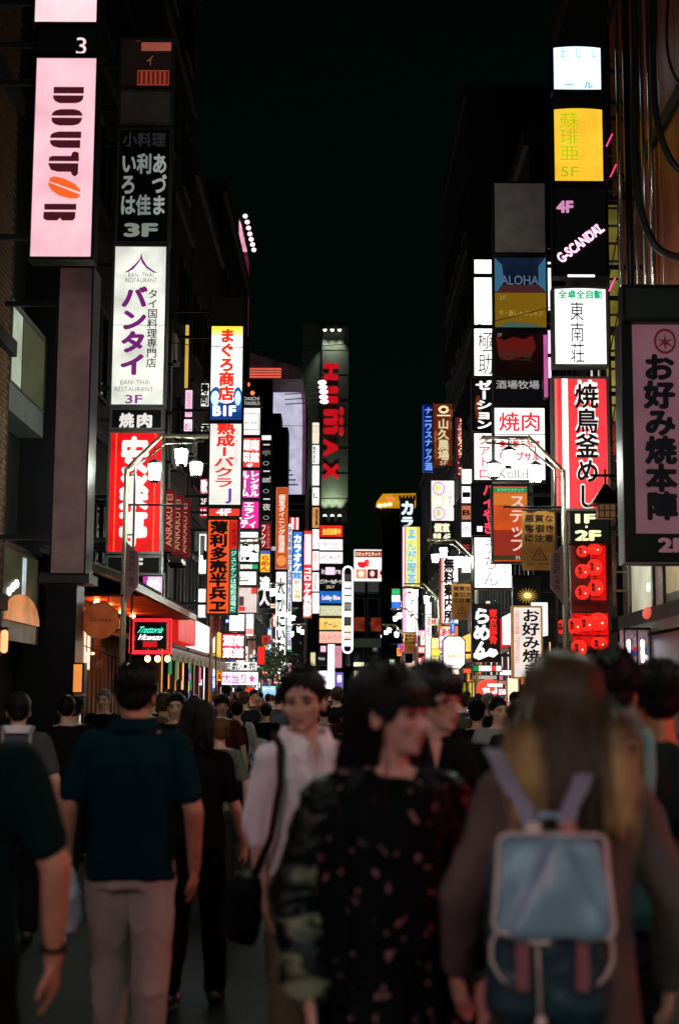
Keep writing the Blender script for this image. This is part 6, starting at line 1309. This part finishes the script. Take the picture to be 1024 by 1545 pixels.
# -- 10 girl in the centre
fl_ = bpy.data.materials.new('floral_cloth'); fl_.use_nodes = True; t_ = fl_.node_tree; b_ = t_.nodes['Principled BSDF']; b_.inputs['Roughness'].default_value = .7; b_.inputs['Specular IOR Level'].default_value = .08
tc = t_.nodes.new('ShaderNodeTexCoord'); vo = t_.nodes.new('ShaderNodeTexVoronoi'); vo.inputs['Scale'].default_value = 24; cr = t_.nodes.new('ShaderNodeValToRGB')
cr.color_ramp.elements[0].position = .13; cr.color_ramp.elements[1].position = .22
cr.color_ramp.elements[0].color = (*lin((160, 110, 112)), 1); cr.color_ramp.elements[1].color = (*lin((8, 12, 16)), 1)
nz = t_.nodes.new('ShaderNodeTexNoise'); nz.inputs['Scale'].default_value = 14; mxv = t_.nodes.new('ShaderNodeMixRGB'); mxv.inputs[0].default_value = .12
t_.links.new(tc.outputs['Object'], mxv.inputs[1]); t_.links.new(nz.outputs['Color'], mxv.inputs[2]); t_.links.new(tc.outputs['Object'], nz.inputs['Vector'])
t_.links.new(mxv.outputs[0], vo.inputs['Vector']); t_.links.new(vo.outputs['Distance'], cr.inputs[0]); t_.links.new(cr.outputs[0], b_.inputs['Base Color'])
HD = (-38, -3, -2)
P = person('young woman with long black hair in a dark flowered dress, centre foreground, looking right', X_at(587, 3.75), 3.75, 196, 1.675, 1.0, (-22+64, -3, 0), {1: ((.240, -.05, 1.13), (.235, .08, .88)), -1: ((-.23, .0, 1.14), (-.20, .16, .93))}, legs=(.1, -.1), skin=mat('skin', (214, 156, 142), .5, var=.1, scale=12), top=fl_, bottom=fl_, bottom_kind='dress', hair='fringe', sleeve='short', female=True, vox=.006, hem=.84)
strands(P, HAIRB, (42, -3, 0), .4, 620, 66, 21, zend=1.17, spread=.92, back=-.105, jit=.05, front_y=.0, r=.0055)
strands(P, HAIRB, (42, -3, 0), .4, 70, 60, 25, name='flyaway_hair', zend=1.22, spread=1.1, back=-.12, jit=.08, r=.0016)
strands(P, HAIRB, (42, -3, 0), .02, 90, -38, 22, name='fringe', zend=1.618, spread=1.0, back=.09, front_y=.115, r=.006, jit=.004, skip=lambda a: 40 < (a % 360) < 320)
# open bomber jacket with satin sleeves
GRN = bpy.data.materials.new('printed_green_satin'); GRN.use_nodes = True; t_ = GRN.node_tree; b_ = t_.nodes['Principled BSDF']; b_.inputs['Roughness'].default_value = .36; b_.inputs['Specular IOR Level'].default_value = .25
tc = t_.nodes.new('ShaderNodeTexCoord'); nz = t_.nodes.new('ShaderNodeTexNoise'); nz.inputs['Scale'].default_value = 7; nz.inputs['Distortion'].default_value = 1.2; cr = t_.nodes.new('ShaderNodeValToRGB')
cr.color_ramp.elements[0].position = .53; cr.color_ramp.elements[0].color = (*lin((10, 18, 16)), 1); cr.color_ramp.elements[1].position = .68; cr.color_ramp.elements[1].color = (*lin((138, 146, 116)), 1)
mp = t_.nodes.new('ShaderNodeMapping'); mp.inputs['Scale'].default_value = (1, 1, 2.2); mp.inputs['Rotation'].default_value = (0, .6, 0)
sx_ = t_.nodes.new('ShaderNodeSeparateXYZ'); mr_ = t_.nodes.new('ShaderNodeMapRange'); mr_.inputs[1].default_value = 1.30; mr_.inputs[2].default_value = 1.20; mr_.inputs[3].default_value = 0; mr_.inputs[4].default_value = 1
mm_ = t_.nodes.new('ShaderNodeMath'); mm_.operation = 'MULTIPLY'
t_.links.new(tc.outputs['Object'], sx_.inputs[0]); t_.links.new(sx_.outputs[2], mr_.inputs[0]); t_.links.new(nz.outputs[0], mm_.inputs[0]); t_.links.new(mr_.outputs[0], mm_.inputs[1])
t_.links.new(tc.outputs['Object'], mp.inputs[0]); t_.links.new(mp.outputs[0], nz.inputs['Vector']); t_.links.new(mm_.outputs[0], cr.inputs[0]); t_.links.new(cr.outputs[0], b_.inputs['Base Color'])
t = MB(); g = .035
for s in (1, -1):
    el, wr = (Vector((.240, -.05, 1.13)), Vector((.235, .08, .88))) if s == 1 else (Vector((-.23, .0, 1.14)), Vector((-.20, .16, .93)))
    sh_ = Vector((s*.165, -.012, 1.375)); t.cap(sh_, .068, el, .070, 16); t.cap(el, .070, el.lerp(wr, .8), .064, 16); t.cap(el.lerp(wr, .82), .05, el.lerp(wr, .92), .046, 12)
sl = obj('satin_sleeves', remeshed(t, .009, 2, wrinkle(.012, 16, 4, 1.8)), GRN, P, True)
rs = []
for z, rx_, ry_ in ((.86, .205, .165), (.90, .215, .175), (1.1, .205, .160), (1.3, .215, .155), (1.39, .185, .125), (1.45, .10, .085)):
    rs.append([(rx_*math.sin(R(a)), -.01-ry_*math.cos(R(a)), z+.004*math.sin(a*.2+z*30)) for a in range(-138, 139, 12)])
q = MB(); q.v = [p for r_ in rs for p in r_]; n = len(rs[0]); q.f = [(i*n+j, i*n+j+1, (i+1)*n+j+1, (i+1)*n+j) for i in range(5) for j in range(n-1)]
o = q.build('open_jacket', fl_, P, True); o.modifiers.new('s', 'SUBSURF').levels = 1; o.modifiers[0].render_levels = 2; o.modifiers.new('t', 'SOLIDIFY').thickness = .012
V = [(-.055, 1.455), (.055, 1.455), (.03, 1.38), (0, 1.335), (-.03, 1.38)]
q = MB(); q.add([(x, .098+.0-(z-1.335)*.32, z) for x, z in V], [(0, 1, 2, 3, 4)]); q.build('bare_neckline', mat('skin', (214, 156, 142), .5, var=.1, scale=12), P)
# -- crowd
rc = random.Random(12)
protos = {}
def proto(kind):
    if kind in protos: return protos[kind]
    fem = kind in (1, 3); front_ = kind >= 2
    p = person('proto', 0, 60, 180 if front_ else 0, 1.7, 1.0, (rc.uniform(-12, 12), 0, 0), top=fabric((60, 60, 60)), bottom=fabric((30, 30, 34)), hair='long' if fem else 'short', female=fem, vox=.016, face=front_, bottom_kind='dress' if fem else 'trousers')
    protos[kind] = p; return p
TOPS = [((30, 32, 36), 'charcoal'), ((150, 148, 148), 'white'), ((22, 22, 24), 'black'), ((74, 80, 90), 'grey-blue'), ((40, 50, 80), 'navy'), ((90, 34, 32), 'brick red'), ((96, 84, 68), 'beige')]
crowd = [(232, 13, 1.66, 0), (246, 14, 1.62, 0), (262, 12.5, 1.6, 2), (283, 16, 1.66, 0), (226, 17, 1.72, 1), (248, 20, 1.7, 0), (272, 22, 1.68, 2), (300, 19, 1.66, 0), (318, 15, 1.6, 3), (322, 24, 1.7, 0), (345, 26, 1.72, 0), (352, 22, 1.64, 1), (375, 25, 1.74, 2), (384, 21, 1.62, 0), (392, 28, 1.7, 3), (401, 33, 1.72, 0), (410, 38, 1.7, 1), (372, 34, 1.7, 0), (388, 40, 1.72, 2), (356, 38, 1.68, 0),
         (428, 24, 1.66, 0), (440, 30, 1.7, 2), (486, 13, 1.60, 2), (500, 16, 1.62, 0), (512, 12.5, 1.57, 2), (494, 20, 1.7, 0), (478, 24, 1.72, 0), (508, 26, 1.7, 3), (520, 22, 1.66, 1), (530, 30, 1.72, 0), (483, 33, 1.7, 2), (498, 38, 1.74, 0), (515, 42, 1.7, 0), (540, 36, 1.7, 1), (552, 28, 1.68, 0), (470, 42, 1.72, 0), (455, 36, 1.7, 3), (565, 44, 1.72, 2),
         (716, 13.5, 1.50, 0), (735, 12, 1.52, 2), (762, 11, 1.56, 0), (748, 17, 1.6, 1), (708, 18, 1.58, 2), (694, 22, 1.6, 0), (726, 23, 1.66, 0), (770, 15, 1.6, 3), (700, 30, 1.66, 1), (672, 28, 1.6, 2), (640, 34, 1.7, 0), (612, 38, 1.7, 2), (590, 40, 1.7, 0), (740, 28, 1.68, 0), (120, 14, 1.62, 0), (150, 16, 1.66, 2), (96, 12.5, 1.6, 0), (790, 13, 1.6, 0), (1002, 7.5, 1.66, 2)]
PLACE = [(0, 240, 'by the dark pillar'), (240, 300, 'in front of the dim restaurant'), (300, 345, 'near the warm lit shops'), (345, 400, 'near the white game front'), (400, 470, 'left of the street centre'), (470, 500, 'just left of the street centre'), (500, 545, 'at the street centre'), (545, 650, 'behind the fringe-haired woman'), (650, 725, 'right of the man in glasses'), (725, 760, 'by the notice boards'), (760, 1100, 'behind the long-haired woman')]
seen = {}
for k, (px, Y, H, kind) in enumerate(crowd):
    pr = proto(kind); first = pr['label'] == 'proto'
    ti = rc.choice([0, 0, 1, 2, 2, 2, 0, 3, 4, 5, 6]) if k != 38 else 2
    rgb, nm = TOPS[ti]
    c = pr if first else copy_tree(pr)
    H += rc.uniform(-.09, .09)
    c.location = (X_at(px, Y)+rc.uniform(-.15, .15), Y, 0); c.scale = (H/1.72,)*3; c.rotation_euler = (0, 0, R((180 if kind >= 2 else 0)+rc.uniform(-18, 18)))
    if k % 7 == 3: MB().rings([[(rx_*math.cos(R(a)), -.02+ry_*math.sin(R(a))+oy, z) for a in range(0, 360, 24)] for z, rx_, ry_, oy in ((1.655, .10, .16, .04), (1.668, .094, .115, 0), (1.71, .088, .105, 0), (1.745, .05, .06, 0))]).build('cap', fabric(TOPS[(k*3) % 7][0]), c, True)
    if k % 6 == 2 and kind < 2: MB().loft([(0, -.17, 1.0, .12, .05), (0, -.19, 1.05, .15, .08), (0, -.19, 1.3, .14, .08), (0, -.17, 1.38, .09, .04)], 14, 3).build('backpack', fabric(TOPS[(k*5+1) % 7][0]), c, True)
    for ch in [o for o in COL.objects if o.parent == c]:
        if ch.name.startswith('hair') and k % 4 == 1:
            ch.material_slots[0].link = 'OBJECT'; ch.material_slots[0].material = mat('hair_brown', ((96, 62, 36), (70, 50, 40), (120, 110, 104))[k % 3], .5)
        if ch.name.startswith(('shirt', 'skirt')) :
            if len(ch.data.materials) == 0: ch.data.materials.append(None)
            ch.material_slots[0].link = 'OBJECT'; ch.material_slots[0].material = fabric(rgb if ch.name.startswith('shirt') else (30, 30, 34))
    pl_ = [p for a, b, p in PLACE if a <= px < b][0]
    dist = 'near' if Y < 15 else 'middle' if Y < 25 else 'distant'; nm = nm.replace('brick red', 'red')
    lab = '%s %s in %s, %s, %s' % (dist, 'woman' if kind in (1, 3) else 'man', nm, 'facing us' if kind >= 2 else 'back turned', pl_)
    n = seen.get(lab, 0); seen[lab] = n+1
    if n: lab += ('', ', slightly beyond', ', furthest of them')[min(n, 2)]
    c['label'] = lab; c['group'] = 'pedestrians in the crowd'; c['category'] = 'person'
